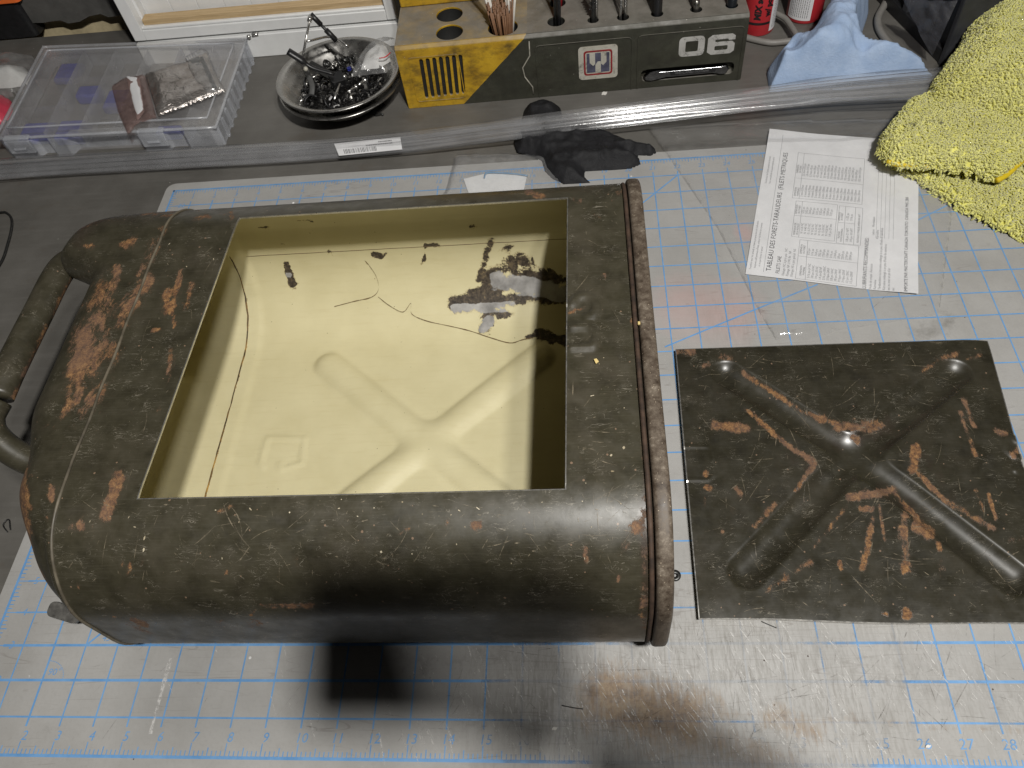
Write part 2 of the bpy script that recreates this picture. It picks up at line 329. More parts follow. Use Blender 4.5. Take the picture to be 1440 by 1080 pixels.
b = m.mix(m.math('MULTIPLY', m.math('LESS_THAN', m.voro(0.9, vec=m.scaled((1, 1, 1), loc=(5, 2, 0))), 0.05), m.step(m.noise(0.8, 2), 0.5, 0.56)), b, (0.86, 0.86, 0.85))
ring = m.math('MULTIPLY', m.math('LESS_THAN', m.math('ABSOLUTE', m.math('SUBTRACT', m.voro(0.35, vec=m.scaled((1, 1, 1), loc=(0, 6, 0))), 0.14)), 0.012), m.step(m.noise(2.5, 3), 0.45, 0.55))
b = m.mix(m.math('MULTIPLY', ring, 0.3), b, (0.32, 0.31, 0.30))
sk = m.math('ADD', stain, m.math('MULTIPLY', m.math('SUBTRACT', m.noise(1.8, 8, 0.7), 0.5), 1.0))
b = m.mix(m.math('MULTIPLY', m.step(m.math('ADD', sk, m.math('MULTIPLY', m.math('SUBTRACT', sw2, 0.5), 1.2)), 0.40, 0.95), 0.72), b, m.ramp(m.noise(2.6, 9, 0.8), [(0.38, (0.080, 0.040, 0.014)), (0.52, (0.215, 0.125, 0.048)), (0.62, (0.34, 0.235, 0.12))]))
b = m.mix(m.math('MULTIPLY', m.step(m.math('ADD', pink, m.math('MULTIPLY', m.noise(2.0, 5), 0.3)), 0.3, 0.9), 0.4), b, (0.55, 0.30, 0.28))
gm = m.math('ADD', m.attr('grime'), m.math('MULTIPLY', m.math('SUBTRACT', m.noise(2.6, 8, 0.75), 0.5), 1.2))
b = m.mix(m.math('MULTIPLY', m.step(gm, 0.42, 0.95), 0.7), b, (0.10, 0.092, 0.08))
m.set(col=b, rough=m.ramp(m.noise(1.3, 6), [(0.3, 0.36), (0.7, 0.58)])); m.bump(m.math('ADD', m.noise(4, 5), m.math('MULTIPLY', sw, 0.5)), 0.12, 0.03); MATV = m.m
m = Mat('blue_print', 0.5); N_ = m.t.nodes.new
wv = m.math('ADD', m.attr('wear'), m.math('MULTIPLY', m.math('SUBTRACT', m.noise(1.5, 7, 0.7), 0.5), 1.1))
m.set(col=m.ramp(m.noise(2, 4), [(0.3, (0.10, 0.26, 0.52)), (0.7, (0.18, 0.36, 0.62))]), alpha=m.ramp(wv, [(0.42, 0.95), (0.78, 0.06)])); BLUE = m.m

CLEAR = film('clear_film', haze=0.05, gloss=0.12, rough=0.10, bscale=0.9, bstr=0.8)
BAGF = film('bag_film', haze=0.13, gloss=0.22, rough=0.14, bscale=1.6, bstr=1.0)
CASEP = film('case_plastic', tint=(0.97, 0.965, 0.96), haze=0.11, gloss=0.10, rough=0.25, hazecol=(0.70, 0.69, 0.69), bscale=0.35, bstr=0.05)
CASEE = film('case_edge_plastic', tint=(0.95, 0.955, 0.97), haze=0.24, gloss=0.16, rough=0.2, hazecol=(0.78, 0.80, 0.84), bscale=0.5, bstr=0.05)
SLEEVE = film('sleeve_film', haze=0.09, gloss=0.17, rough=0.16, hazecol=(0.72, 0.72, 0.74), bscale=0.45, bstr=0.7)
RODP = film('rod_plastic', haze=0.06, gloss=0.30, rough=0.14, hazecol=(0.66, 0.67, 0.70), bscale=0.4, bstr=0.15)
DARKF = film('smoky_bag_film', tint=(0.55, 0.55, 0.58), haze=0.28, gloss=0.2, rough=0.2, hazecol=(0.20, 0.20, 0.22), bscale=1.0, bstr=1.0)

def text2d(s, size, shear=0.0, space=1.0, bold=0.0, width=1.0):
    cu = bpy.data.curves.new('t', 'FONT'); cu.body = s; cu.size = size; cu.shear = shear; cu.space_character = space
    cu.align_x = 'CENTER'; cu.align_y = 'CENTER'; cu.offset = bold; cu.resolution_u = 2; cu.fill_mode = 'FRONT'
    o = bpy.data.objects.new('t', cu); COL.objects.link(o); dg = bpy.context.evaluated_depsgraph_get(); dg.update()
    e = o.evaluated_get(dg); me = e.to_mesh(); V = np.array([tuple(v.co) for v in me.vertices]).reshape(-1, 3); Fc = [tuple(p.vertices) for p in me.polygons]
    e.to_mesh_clear(); bpy.data.objects.remove(o); bpy.data.curves.remove(cu)
    if len(V): V[:, 0] *= width
    return V, Fc
def lay(geo, o, ax, ay):
    """places flat 2-D geometry in space: origin o, axes ax, ay (unit vectors)"""
    V = geo[0]; return np.asarray(o, float) + V[:, :1] * np.asarray(ax, float) + V[:, 1:2] * np.asarray(ay, float) + V[:, 2:3] * np.cross(ax, ay), geo[1]

# ------------------------------------------------------------------ setting: bench, back board
TZ = -0.12
X_ = np.linspace(-30, 60, 46); Y_ = np.linspace(-1.1, 36.9, 20)
V, Fc = grid(X_, Y_, lambda x, y: TZ + 0 * x)
solo('table_top', join((V, Fc), box(-30, 60, -1.1, 36.9, TZ - 1.6, TZ - 0.02)), BENCH, 'worn grey painted wooden bench top under everything', None, None, 'structure', smooth=False)
solo('wall', box(-30, 60, 38.0, 38.6, -6, 20), CREAMW, 'pale plaster strip behind the grey back board', None, None, 'structure', smooth=False)
# ragged grey board on the wall with a gap under it
P = [(-30, 20), (-30, 0.5)] + [(x, 0.5 + 0.10 * VN(x * 2.1, 3) + (0.14 if -8.9 < x < -7.8 else 0) - (0.18 if -10.1 < x < -9.2 else 0)) for x in np.arange(-29, 60, 0.35)] + [(60, 0.5), (60, 20)]
solo('back_board', prism(P, 0, 0.5, m=lambda a, b, h: (a, 37.7 - h, b)), WALLG, 'rough grey board on the wall behind the bench', None, None, 'structure', smooth=False)

# ------------------------------------------------------------------ cutting mat
WEAR = [(780, 985, 1040, 930, 130, 1.0), (1060, 950, 1200, 1010, 110, 0.95), (1220, 900, 1440, 1020, 70, 0.5), (860, 1050, 1200, 1060, 60, 0.9), (1255, 870, 1265, 960, 16, 0.9), (1010, 430, 1040, 470, 40, 0.35), (700, 890, 760, 930, 60, 0.5)]
STAIN = [(860, 985, 960, 1010, 62, 0.95), (980, 1030, 1080, 1070, 40, 0.6), (860, 1020, 930, 1050, 40, 0.5), (1090, 1010, 1140, 1030, 30, 0.65), (960, 1000, 1440, 1028, 9, 0.5), (830, 1018, 1000, 1022, 8, 0.6), (1000, 1060, 1100, 1078, 40, 0.5), (1190, 1000, 1200, 1008, 14, 0.4)]
PINK = [(960, 430, 1030, 440, 50, 0.55), (1045, 325, 1050, 330, 14, 0.7)]
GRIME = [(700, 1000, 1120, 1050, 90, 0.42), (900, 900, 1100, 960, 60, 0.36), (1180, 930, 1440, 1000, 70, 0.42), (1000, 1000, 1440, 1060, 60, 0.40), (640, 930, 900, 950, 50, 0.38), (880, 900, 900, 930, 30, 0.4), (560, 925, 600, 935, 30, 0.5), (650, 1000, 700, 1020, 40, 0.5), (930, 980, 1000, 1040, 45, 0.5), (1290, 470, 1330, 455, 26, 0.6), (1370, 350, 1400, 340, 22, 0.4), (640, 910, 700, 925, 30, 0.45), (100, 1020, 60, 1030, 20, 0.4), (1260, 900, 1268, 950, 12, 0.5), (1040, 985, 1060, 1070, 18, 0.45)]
MATT = Thing('cutting_mat', (17.5, 11.5, TZ), 'large pale grey cutting mat with blue inch grid under the can', 'cutting mat')
gx = np.linspace(-0.42, 35.6, 220); gy = np.linspace(-0.42, 23.5, 150)
V, Fc = grid(gx, gy, lambda x, y: 0 * x)
# rounded corners: pull the corner vertices in
cx = np.clip(V[:, 0], gx[0] + 0.4, gx[-1] - 0.4); cy = np.clip(V[:, 1], gy[0] + 0.4, gy[-1] - 0.4)
dx, dy = V[:, 0] - cx, V[:, 1] - cy; d = np.maximum(np.hypot(dx, dy), 1e-9); k = np.minimum(1, 0.4 / d); V[:, 0] = cx + dx * k; V[:, 1] = cy + dy * k
px, py = topx(V)
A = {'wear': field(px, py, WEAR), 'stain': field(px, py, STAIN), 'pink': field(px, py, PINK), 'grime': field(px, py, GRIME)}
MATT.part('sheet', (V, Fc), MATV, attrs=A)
MATT.part('edge', prism(rpoly(-0.42, 35.6, -0.42, 23.5, 0.4), TZ + 0.004, -0.006), plain('mat_edge', (0.42, 0.41, 0.40), 0.6), smooth=False)
MARKS = None
PV = []; PF = []
def strip(a, b, wd, z=0.006, seg=0.4):
    a = np.array(a, float); b = np.array(b, float); L_ = np.linalg.norm(b - a); n = max(1, int(L_ / seg)); t = (b - a) / L_; q = np.array([-t[1], t[0]]) * wd / 2; k = len(PV)
    for i in range(n + 1): p = a + (b - a) * i / n; PV.extend([(*(p + q), z), (*(p - q), z)])
    for i in range(n): PF.append((k + 2 * i, k + 2 * i + 1, k + 2 * i + 3, k + 2 * i + 2))
for u in range(1, 35): strip((u, 0.75), (u, 22.25), 0.062 if u == 2 else 0.045)
for v in range(1, 23): strip((0.35 if v > 1 else -0.2, v), (34.6, v), 0.075 if v in (2, 3) else 0.05, 0.007)
for v0, s_ in ((0, 1), (23, -1)):
    strip((-0.05, v0), (35.1, v0), 0.08, 0.008)
    for k in range(0, 35 * 8 + 1):
        h = 0.36 if k % 8 == 0 else 0.25 if k % 4 == 0 else 0.17; strip((k / 8, v0), (k / 8, v0 + s_ * h), 0.03)
for u0, s_ in ((0, 1), (35, -1)):
    strip((u0, -0.05), (u0, 23.05), 0.08, 0.008)
    for k in range(0, 23 * 8 + 1):
        h = 0.36 if k % 8 == 0 else 0.25 if k % 4 == 0 else 0.17; strip((u0, k / 8), (u0 + s_ * h, k / 8), 0.03)
for a, b in (((3, 3), (10, 10)), ((22, 22), (14, 14)), (at(935, 488)[:2], at(1058, 437)[:2]), (at(1058, 437)[:2], at(1150, 400)[:2]), (at(1290, 310)[:2], at(1440, 235)[:2])): strip(a, b, 0.06, 0.009)
for k in range(14):
    a0, a1 = math.radians(2 + 6.2 * k), math.radians(5 + 6.2 * k); strip((2 + 0.62 * math.cos(a0), 2 + 0.55 * math.sin(a0)), (2 + 0.62 * math.cos(a1), 2 + 0.55 * math.sin(a1)), 0.03)
def ink(s, u, v, size, shear=0.12, rot=0.0):
    g = text2d(s, size, shear); c, s2 = math.cos(rot), math.sin(rot); k = len(PV)
    for x, y, _ in g[0]: PV.append((u + c * x - s2 * y, v + s2 * x + c * y, 0.0075))
    for f in g[1]: PF.append(tuple(i + k for i in f))
for u in range(1, 35): ink(str(u), u + 0.06, 0.5, 0.36); ink(str(u), u, 22.5, 0.30)
for v in range(1, 23): ink(str(v), 0.62, v, 0.32); ink(str(v), 34.4, v, 0.32)
ink('90°', 2.28, 2.22, 0.28); ink('45°', 3.62, 3.2, 0.26, 0.12, 0.0)
PV = np.array(PV); px, py = topx(PV); MATT.part('printed_grid', (PV, PF), BLUE, smooth=False, attrs={'wear': np.clip(field(px, py, WEAR) * 0.95 + 0.25 * (VN.fbm(PV[:, 0], PV[:, 1], 0.4) - 0.42), 0, 1)})

# ------------------------------------------------------------------ jerry can, lying on its broad side
H = 6.4; RB = 2.5; YF = 2.40; YB = 15.95; XS = 5.45; XR = 19.25; MID = H / 2 + 0.03; HH = (H - 0.06) / 2
def profile(off=0.0, dense=0.09):
    """closed section loop in y, z, from mid front over the top to the back and under; off = inset"""
    r = RB - off; f = YF + off; b = YB - off; t = H - off; o = 0.06 + off; P = []
    yc0, yc1, zc1, zc0 = f + r, b - r, t - r, o + r
    P += [(f, z) for z in np.linspace(MID, zc1, 4)[:-1]]
    n = 34
    P += [(yc0 - r * math.cos(a), zc1 + r * math.sin(a)) for a in np.linspace(0, math.pi / 2, n)]
    P += [(y, t) for y in np.linspace(yc0, yc1, int((yc1 - yc0) / dense))[1:-1]]
    P += [(yc1 + r * math.sin(a), zc1 + r * math.cos(a)) for a in np.linspace(0, math.pi / 2, n)]
    P += [(b, z) for z in np.linspace(zc1, zc0, 6)[1:-1]]
    P += [(yc1 + r * math.cos(a), zc0 - r * math.sin(a)) for a in np.linspace(0, math.pi / 2, 22)]
    P += [(y, o) for y in np.linspace(yc1, yc0, int((yc1 - yc0) / dense))[1:-1]]
    P += [(yc0 - r * math.sin(a), zc0 - r * math.cos(a)) for a in np.linspace(0, math.pi / 2, 14)]
    P += [(f, z) for z in np.linspace(zc0, MID, 4)[1:-1]]
    return np.array(P)
CY0, CY1 = 4.51, 14.0                       # front and back cut of the window
def fit_cuts(P):
    top = [i for i in range(len(P)) if P[i, 1] > MID + 1.2]
    idx = []
    for c in (CY0, CY1):
        i = min(top, key=lambda k: abs(P[k, 0] - c)); idx.append(i); y0 = P[i, 0]; P[i, 0] = c
        for a, b in ((i - 1, i + 1),):                      # keep the point on the section curve
            P[i, 1] = np.interp(c, *zip(*sorted([(P[a, 0], P[a, 1]), (y0, P[i, 1]), (P[b, 0], P[b, 1])])))
    return P, idx
def xl(Y): return 7.43 + (np.clip(Y, 4.5, 14) - 4.5) / 9.5 * 0.27
def xr(Y): return 17.53 + (np.clip(Y, 4.5, 14) - 4.5) / 9.5 * 0.16
ST = np.concatenate([np.linspace(0, 1, 22)[:-1], np.linspace(1, 2, 101)[:-1], np.linspace(2, 3, 30)])     # stations: seam, window edges, rim
I1, I2 = 21, 121
def stx(s, Y):
    l, r = xl(Y), xr(Y); return np.where(s < 1, XS + (l - XS) * s, np.where(s < 2, l + (r - l) * (s - 1), r + (XR - r) * (s - 2)))
def loft(P, hole, off=0.0):
    n = len(P); V = []
    for s in ST: V.append(np.stack([stx(s, P[:, 0]), P[:, 0], P[:, 1]], -1))
    V = np.concatenate(V); Fc = []
    for i in range(len(ST) - 1):
        for k in range(n):
            if hole and I1 <= i < I2 and hole[0] <= k < hole[1]: continue
            j = (k + 1) % n; Fc.append((i * n + k, i * n + j, (i + 1) * n + j, (i + 1) * n + k))
    return V, Fc, n
TCAP = np.concatenate([np.linspace(0, 0.4, 9), np.linspace(0.4, 1, 18)[1:]])
def sm(a, b, x): t = np.clip((x - a) / (b - a), 0, 1); return t * t * (3 - 2 * t)
def xend(Y): return 3.98 - 0.35 * sm(3.6, 5.2, Y) - 0.5 * sm(5.6, 7.6, Y) - 1.45 * sm(12.2, 13.3, Y) + 0.55 * sm(14.0, 15.6, Y)
def shoulder(P, off=0.0):
    n = len(P); V = []; re = 1.2
    for t in TCAP:
        f = YF + off + 2.3 * t ** 2.4; b = YB - off - 1.5 * t ** 3; y = f + (P[:, 0] - YF - off) / (YB - YF - 2 * off) * (b - f)
        xe = xend(y) + off; L_ = XS - xe; r = np.minimum(re, L_ * 0.8)
        if t <= 0.4: x = XS - (L_ - r) * t / 0.4; h = 1.0
        else: th = (t - 0.4) / 0.6 * math.pi / 2; x = xe + r * (1 - math.sin(th)); h = (1 - re / HH) + re / HH * math.cos(th)
        V.append(np.stack([x, y, MID + (P[:, 1] - MID) * h], -1))
    V = np.concatenate(V); Fc = []
    m_ = len(TCAP)
    for i in range(m_ - 1):
        for k in range(n): j = (k + 1) % n; Fc.append(((i + 1) * n + k, (i + 1) * n + j, i * n + j, i * n + k))
    e = (m_ - 1) * n; half = list(range(n)); q = n // 2         # close the narrow end face with a zip of quads
    for k in range(q - 1): Fc.append((e + k, e + (n - 1 - k), e + (n - 2 - k), e + k + 1))
    return V, Fc
P0, hole = fit_cuts(profile())
V1, F1, NP = loft(P0, hole); V2, F2 = shoulder(P0)
RUST = [(148, 415, 112, 560, 26, 0.62), (120, 470, 110, 520, 22, 0.75), (112, 560, 85, 585, 12, 0.5), (166, 378, 160, 405, 8, 0.75), (176, 345, 190, 340, 9, 0.6), (120, 345, 130, 347, 6, 0.55),
        (232, 318, 172, 430, 9, 0.52), (205, 395, 170, 450, 14, 0.6), (140, 560, 160, 490, 12, 0.45), (255, 380, 240, 440, 5, 0.75), (270, 400, 262, 430, 6, 0.55), (232, 440, 236, 410, 6, 0.75), (215, 465, 224, 462, 4, 0.7), (246, 445, 244, 460, 3, 0.6),
        (167, 672, 148, 722, 11, 0.85), (168, 664, 168, 668, 5, 0.85), (112, 740, 103, 741, 8, 0.75), (72, 685, 72, 705, 5, 0.75), (32, 716, 42, 712, 5, 0.75), (40, 608, 39, 622, 4, 0.7), (44, 668, 40, 668, 4, 0.6), (65, 728, 66, 730, 4, 0.6),
        (34, 620, 31, 720, 10, 0.9), (31, 720, 40, 790, 11, 0.9), (40, 790, 70, 850, 11, 0.9), (70, 850, 112, 880, 9, 0.8), (30, 600, 100, 400, 7, 0.45), (100, 600, 60, 600, 10, 0.35),
        (240, 294, 243, 300, 6, 0.8), (200, 300, 235, 302, 4, 0.6), (200, 292, 230, 291, 3, 0.5), (132, 300, 140, 300, 4, 0.7), (275, 293, 280, 294, 4, 0.6), (322, 286, 330, 288, 4, 0.7), (270, 308, 320, 300, 4, 0.42), (325, 298, 326, 306, 6, 0.55), (110, 330, 150, 290, 6, 0.4),
        (742, 270, 762, 276, 7, 0.7), (738, 264, 745, 272, 4, 0.6), (806, 278, 815, 284, 6, 0.6), (870, 272, 895, 265, 6, 0.55), (862, 282, 880, 274, 4, 0.5), (835, 300, 842, 305, 4, 0.45),
        (897, 270, 897, 420, 5, 0.5), (899, 420, 905, 560, 6, 0.62), (905, 560, 908, 700, 6, 0.45), (893, 446, 890, 452, 5, 0.7), (906, 700, 906, 880, 9, 0.5), (890, 740, 905, 745, 12, 0.55), (822, 432, 800, 440, 4, 0.6), (850, 386, 852, 392, 3, 0.6),
        (664, 738, 674, 737, 5, 0.8), (571, 740, 574, 742, 5, 0.75), (565, 748, 562, 752, 5, 0.7), (316, 716, 324, 714, 8, 0.5), (308, 720, 316, 722, 5, 0.55), (628, 738, 630, 739, 4, 0.6), (822, 770, 826, 790, 6, 0.55), (869, 812, 868, 818, 5, 0.75),
        (172, 790, 170, 806, 3, 0.65), (183, 795, 181, 806, 4, 0.75), (198, 790, 197, 800, 3, 0.6), (110, 823, 110, 827, 4, 0.7), (185, 872, 205, 878, 6, 0.7), (160, 868, 230, 900, 4, 0.42), (364, 852, 440, 852, 4, 0.72), (360, 856, 352, 866, 4, 0.5), (392, 810, 391, 812, 4, 0.5), (290, 810, 292, 812, 4, 0.5), (365, 876, 350, 880, 8, 0.45), (318, 803, 319, 804, 4, 0.6), (310, 875, 300, 876, 5, 0.4),
        (240, 490, 236, 540, 5, 0.5), (228, 560, 224, 575, 5, 0.45), (880, 760, 880, 770, 10, 0.4), (845, 740, 850, 742, 8, 0.42)]
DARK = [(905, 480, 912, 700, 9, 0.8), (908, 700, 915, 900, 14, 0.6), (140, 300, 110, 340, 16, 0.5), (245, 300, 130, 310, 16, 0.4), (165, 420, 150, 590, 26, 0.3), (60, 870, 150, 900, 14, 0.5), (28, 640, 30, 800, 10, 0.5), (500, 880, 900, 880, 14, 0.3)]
# raised letters near the rim (the cut window runs through them)
LET = [[(804, 428), (812, 419), (824, 416), (834, 422), (838, 434), (834, 444), (825, 446)], [(804, 460), (822, 459), (834, 464), (838, 474), (834, 486), (822, 489), (804, 489)]]
LET = [[at(x, y, H)[:2] for x, y in l] for l in LET]
def emboss(x, y, paths, w_, h_):
    d = np.full_like(x, 9.0)
    for p in paths:
        p = spline(p, 4)
        for a, b in zip(p[:-1], p[1:]): d = np.minimum(d, segd(x, y, a, b))
    t = np.clip((w_ - d) / 0.085, 0, 1); return h_ * t * t * (3 - 2 * t)
topm = V1[:, 2] > H - 0.02
V1[topm, 2] += emboss(V1[topm, 0], V1[topm, 1], LET, 0.15, 0.075)
tp = (V1[:, 2] > MID + 1.0)
V1[tp, 2] += 0.035 * (VN.fbm(V1[tp, 0], V1[tp, 1], 0.35) - 0.5)
# slight waviness of the sheet where the window was cut
CAN = Thing('jerry_can', (11.5, 9.0, 0.06), 'olive drab jerry can lying flat with a rectangular window cut out', 'jerry can')
NP1 = len(V1)
VV, FF = join((V1, F1), (V2, F2)); px, py = topx(VV); up = (VV[:, 2] > 0.9)
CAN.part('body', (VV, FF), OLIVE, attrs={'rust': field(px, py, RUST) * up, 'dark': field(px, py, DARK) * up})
# cream lining
PI = P0.copy(); TH = 0.05
cen = np.array([(YF + YB) / 2, MID])
PI = profile(TH); PI, hi = fit_cuts(PI)
assert len(PI) == len(P0)
W1, G1, _ = loft(PI, hi, TH); W2, G2 = shoulder(PI, TH)
XG = [at(600, 622, 0.2)[:2], at(462, 512, 0.2)[:2], at(757, 500, 0.2)[:2]]
XC = XG[0]; UL = XG[1]; UR = XG[2]
def xgroove(x, y, c, ends, w_, h_, fil=0.35):
    d = np.stack([segd(x, y, c, e) for e in ends]); k = fil
    dd = -k * np.log(np.sum(np.exp(-d / k), 0)) + k * 0.7 * np.exp(-(np.hypot(x - c[0], y - c[1]) / 1.2) ** 2)    # smooth union: filleted crotches
    t = np.clip(dd / w_, 0, 1); return h_ * (1 - t ** 2.4) ** 1.05
LL = XC + (XC - UR) * np.array([1.0, 1.0]); LR = XC + (XC - UL)
fl = W1[:, 2] < 0.2
W1[fl, 2] += xgroove(W1[fl, 0], W1[fl, 1], XC, [UL, UR, LL, LR], 0.58, 0.22, 0.20)
BRK = [[(386, 616), (426, 616), (424, 652), (408, 658)], [(371, 618), (364, 648), (372, 660)], [(371, 616), (386, 615)], [(424, 652), (402, 660), (390, 650)]]
BRK = [[(428, 617), (376, 616), (366, 652), (371, 657)], [(428, 617), (424, 652), (394, 660), (394, 652)]]
def poly_emb(x, y, paths, w_, h_):
    d = np.full_like(x, 9.0)
    for p in paths:
        for a, b in zip(p[:-1], p[1:]): d = np.minimum(d, segd(x, y, a, b))
    return h_ * np.clip(1 - (d / w_) ** 2, 0, 1)
W1[fl, 2] += poly_emb(W1[fl, 0], W1[fl, 1], [[at(x, y, 0.12)[:2] for x, y in l] for l in BRK], 0.10, 0.05)
# lap joint along the back wall, and the ring seam step
bk = (W1[:, 1] > 14) & (W1[:, 2] > 2.75) & (W1[:, 2] < 3.75); W1[bk, 1] -= 0.07 * sm(2.75, 2.95, W1[bk, 2]) * (1 - sm(3.55, 3.75, W1[bk, 2]))
rg = (W1[:, 0] < 6.15); c2 = np.array([0, (YF + YB) / 2, MID])
W1[rg, 2] += 0.05 * (1 - sm(5.9, 6.15, W1[rg, 0])) * np.sign(MID - W1[rg, 2]) ; W1[rg, 1] += 0.05 * (1 - sm(5.9, 6.15, W1[rg, 0])) * np.sign(9 - W1[rg, 1]) * (np.abs(W1[rg, 2] - MID) < 2)
WV, WF = join((W1, G1), (W2, G2))
CHIP = [(690, 338, 676, 392, 9, 0.75), (700, 352, 722, 345, 6, 0.6), (690, 385, 735, 365, 14, 0.8), (735, 368, 755, 395, 13, 0.75), (690, 400, 770, 400, 20, 0.9), (640, 428, 760, 415, 15, 0.9), (660, 410, 690, 408, 8, 0.7), (690, 440, 682, 462, 12, 0.85), (755, 385, 800, 395, 12, 0.7), (760, 415, 820, 410, 14, 0.85), (725, 440, 700, 445, 8, 0.7),
        (404, 372, 406, 386, 6, 0.85), (406, 386, 412, 400, 7, 0.85), (412, 400, 414, 405, 4, 0.7), (352, 342, 378, 340, 4, 0.8), (388, 339, 398, 341, 4, 0.8), (524, 359, 536, 360, 4, 0.9), (591, 370, 597, 366, 4, 0.8), (576, 343, 578, 344, 3, 0.8), (598, 345, 598, 366, 1.6, 0.75), (462, 354, 470, 357, 4, 0.75), (540, 357, 575, 345, 1.5, 0.6), (578, 344, 620, 346, 1.6, 0.6),
        (740, 476, 760, 468, 5, 0.75), (760, 470, 800, 480, 10, 0.85), (800, 455, 780, 480, 8, 0.6), (662, 320, 720, 322, 2, 0.6), (665, 383, 675, 382, 2.5, 0.7), (412, 310, 440, 311, 2, 0.5), (365, 320, 380, 321, 2.5, 0.6)]
BARE = [(700, 395, 780, 410, 16, 0.95), (640, 434, 720, 432, 9, 0.95), (688, 450, 680, 460, 10, 0.9), (780, 412, 840, 412, 16, 0.95), (404, 386, 408, 388, 4, 0.9)]
px, py = topx(WV); low = WV[:, 2] < 4.6
seamf = np.clip(1 - np.abs(WV[:, 0] - 5.52) / 0.12, 0, 1) * 0.85
seamf = np.maximum(seamf, np.where(WV[:, 1] > 15, np.clip(1 - np.abs(WV[:, 2] - 2.85) / 0.12, 0, 1) * 0.62, 0))
CAN.part('lining', (WV, [tuple(reversed(f)) for f in WF]), CREAM, attrs={'chip': field(px, py, CHIP) * low, 'bare': field(px, py, BARE) * low, 'seam': seamf})
P = profile(TH + 0.055, 0.15); RNGM = Mat('joint_residue', 0.6)
RNGM.set(col=RNGM.ramp(RNGM.noise(1.6, 5, 0.7), [(0.44, (0.05, 0.032, 0.014)), (0.54, (0.16, 0.09, 0.025)), (0.64, (0.40, 0.23, 0.05))])); RNGM = RNGM.m
q = np.stack([5.52 + 0.05 * (VN.fbm(P[:, 0], P[:, 1], 3) - 0.5), P[:, 0], P[:, 1]], -1); CAN.part('ring_joint', tube(q, 0.012 + 0.028 * VN.fbm(P[:, 0] * 2, P[:, 1], 2), 6, False, True), RNGM)
xs = np.linspace(5.6, 19, 90); CAN.part('side_joint', tube(np.stack([xs, YB - TH - 0.015 + 0 * xs, 2.80 + 0.03 * (VN.fbm(xs, xs, 2) - 0.5)], -1), 0.016, 6), plain('joint_dirt', (0.09, 0.06, 0.03), 0.8, 0, 0.5, 3))
# bright cut edge of the sheet all round the window
n = NP; rim_i = [I1 * n + k for k in range(hole[0], hole[1])] + [i * n + hole[1] for i in range(I1, I2)] + [I2 * n + k for k in range(hole[1], hole[0], -1)] + [i * n + hole[0] for i in range(I2, I1, -1)]
rim_j = [I1 * n + k for k in range(hi[0], hi[1])] + [i * n + hi[1] for i in range(I1, I2)] + [I2 * n + k for k in range(hi[1], hi[0], -1)] + [i * n + hi[0] for i in range(I2, I1, -1)]
ctr = np.array([12.5, 9.25, 0])
def inw(p, a):
    q = p.copy(); dxy = ctr - p; q[:, 0] += a * np.sign(dxy[:, 0]) * (np.abs(dxy[:, 0]) > 4.6); q[:, 1] += a * np.sign(dxy[:, 1]) * (np.abs(dxy[:, 1]) > 4.6); return q
A_ = V1[rim_i] + np.array([0, 0, 0.004]); A2 = inw(A_, 0.028); B_ = inw(W1[rim_j].copy(), 0.028); B_[:, 2] = A_[:, 2] - 0.055
m_ = len(A_); V = np.concatenate([A_, A2, B_]); Fc = []
for k in range(m_):
    j = (k + 1) % m_; Fc += [(k, j, m_ + j, m_ + k), (m_ + k, m_ + j, 2 * m_ + j, 2 * m_ + k)]
CAN.part('cut_edge', (V, Fc), CUT, smooth=False)
# pressed bottom with its rolled rim
def loop_at(x, off, n=None):
    P = profile(off, 0.4); return np.stack([np.full(len(P), x), P[:, 0], P[:, 1]], -1)
m = Mat('rusty_rim', 0.6); v = m.noise(3.5, 10, 0.8)
c_ = m.ramp(v, [(0.36, (0.035, 0.024, 0.016)), (0.47, (0.075, 0.056, 0.040)), (0.57, (0.12, 0.095, 0.070)), (0.66, (0.22, 0.185, 0.145))])
c_ = m.mix(m.math('LESS_THAN', m.voro(9), 0.10), c_, (0.36, 0.30, 0.22)); m.set(col=c_, rough=m.ramp(v, [(0.3, 0.4), (0.7, 0.75)])); m.bump(m.noise(12, 5), 0.12, 0.02); RIMM = m.m
rimp = [(0.05, -0.30), (0.06, 0.0), (0.09, 0.06), (0.15, 0.085), (0.34, 0.08), (0.41, 0.06), (0.45, 0.0), (0.46, -0.35)]
Lp = profile(0.0, 0.3); Ln = np.roll(Lp, -1, 0) - np.roll(Lp, 1, 0); Ln = np.stack([-Ln[:, 1], Ln[:, 0]], -1); Ln /= np.linalg.norm(Ln, axis=1)[:, None]; q = len(Lp); k = len(rimp)
wob = 1 + 0.0 * Lp[:, 0]
V = [(19.36 + a, Lp[i, 0] + Ln[i, 0] * (b + 0.04), Lp[i, 1] + Ln[i, 1] * (b + 0.04)) for i in range(q) for a, b in rimp]
CAN.part('rim', (np.array(V), [(i * k + j, i * k + j + 1, ((i + 1) % q) * k + j + 1, ((i + 1) % q) * k + j) for i in range(q) for j in range(k - 1)]), RIMM)
CAN.part('rim_groove', tube(loop_at(19.33, 0.03), 0.06, 8, False, True), plain('rusty_groove', (0.045, 0.026, 0.016), 0.75, 0, 0.6, 3))
PB = profile(0.05, 0.4); nb = len(PB)
V = np.concatenate([np.stack([np.full(nb, 19.5), PB[:, 0], PB[:, 1]], -1)] + [np.stack([np.full(nb, 19.05), 9.175 + (PB[:, 0] - 9.175) * s, MID + (PB[:, 1] - MID) * s], -1) for s in (0.97, 0.02)])
Fc = [(i * nb + k, i * nb + (k + 1) % nb, (i + 1) * nb + (k + 1) % nb, (i + 1) * nb + k) for i in range(2) for k in range(nb)]
CAN.part('bottom_plate', (V, Fc), OLIVE)
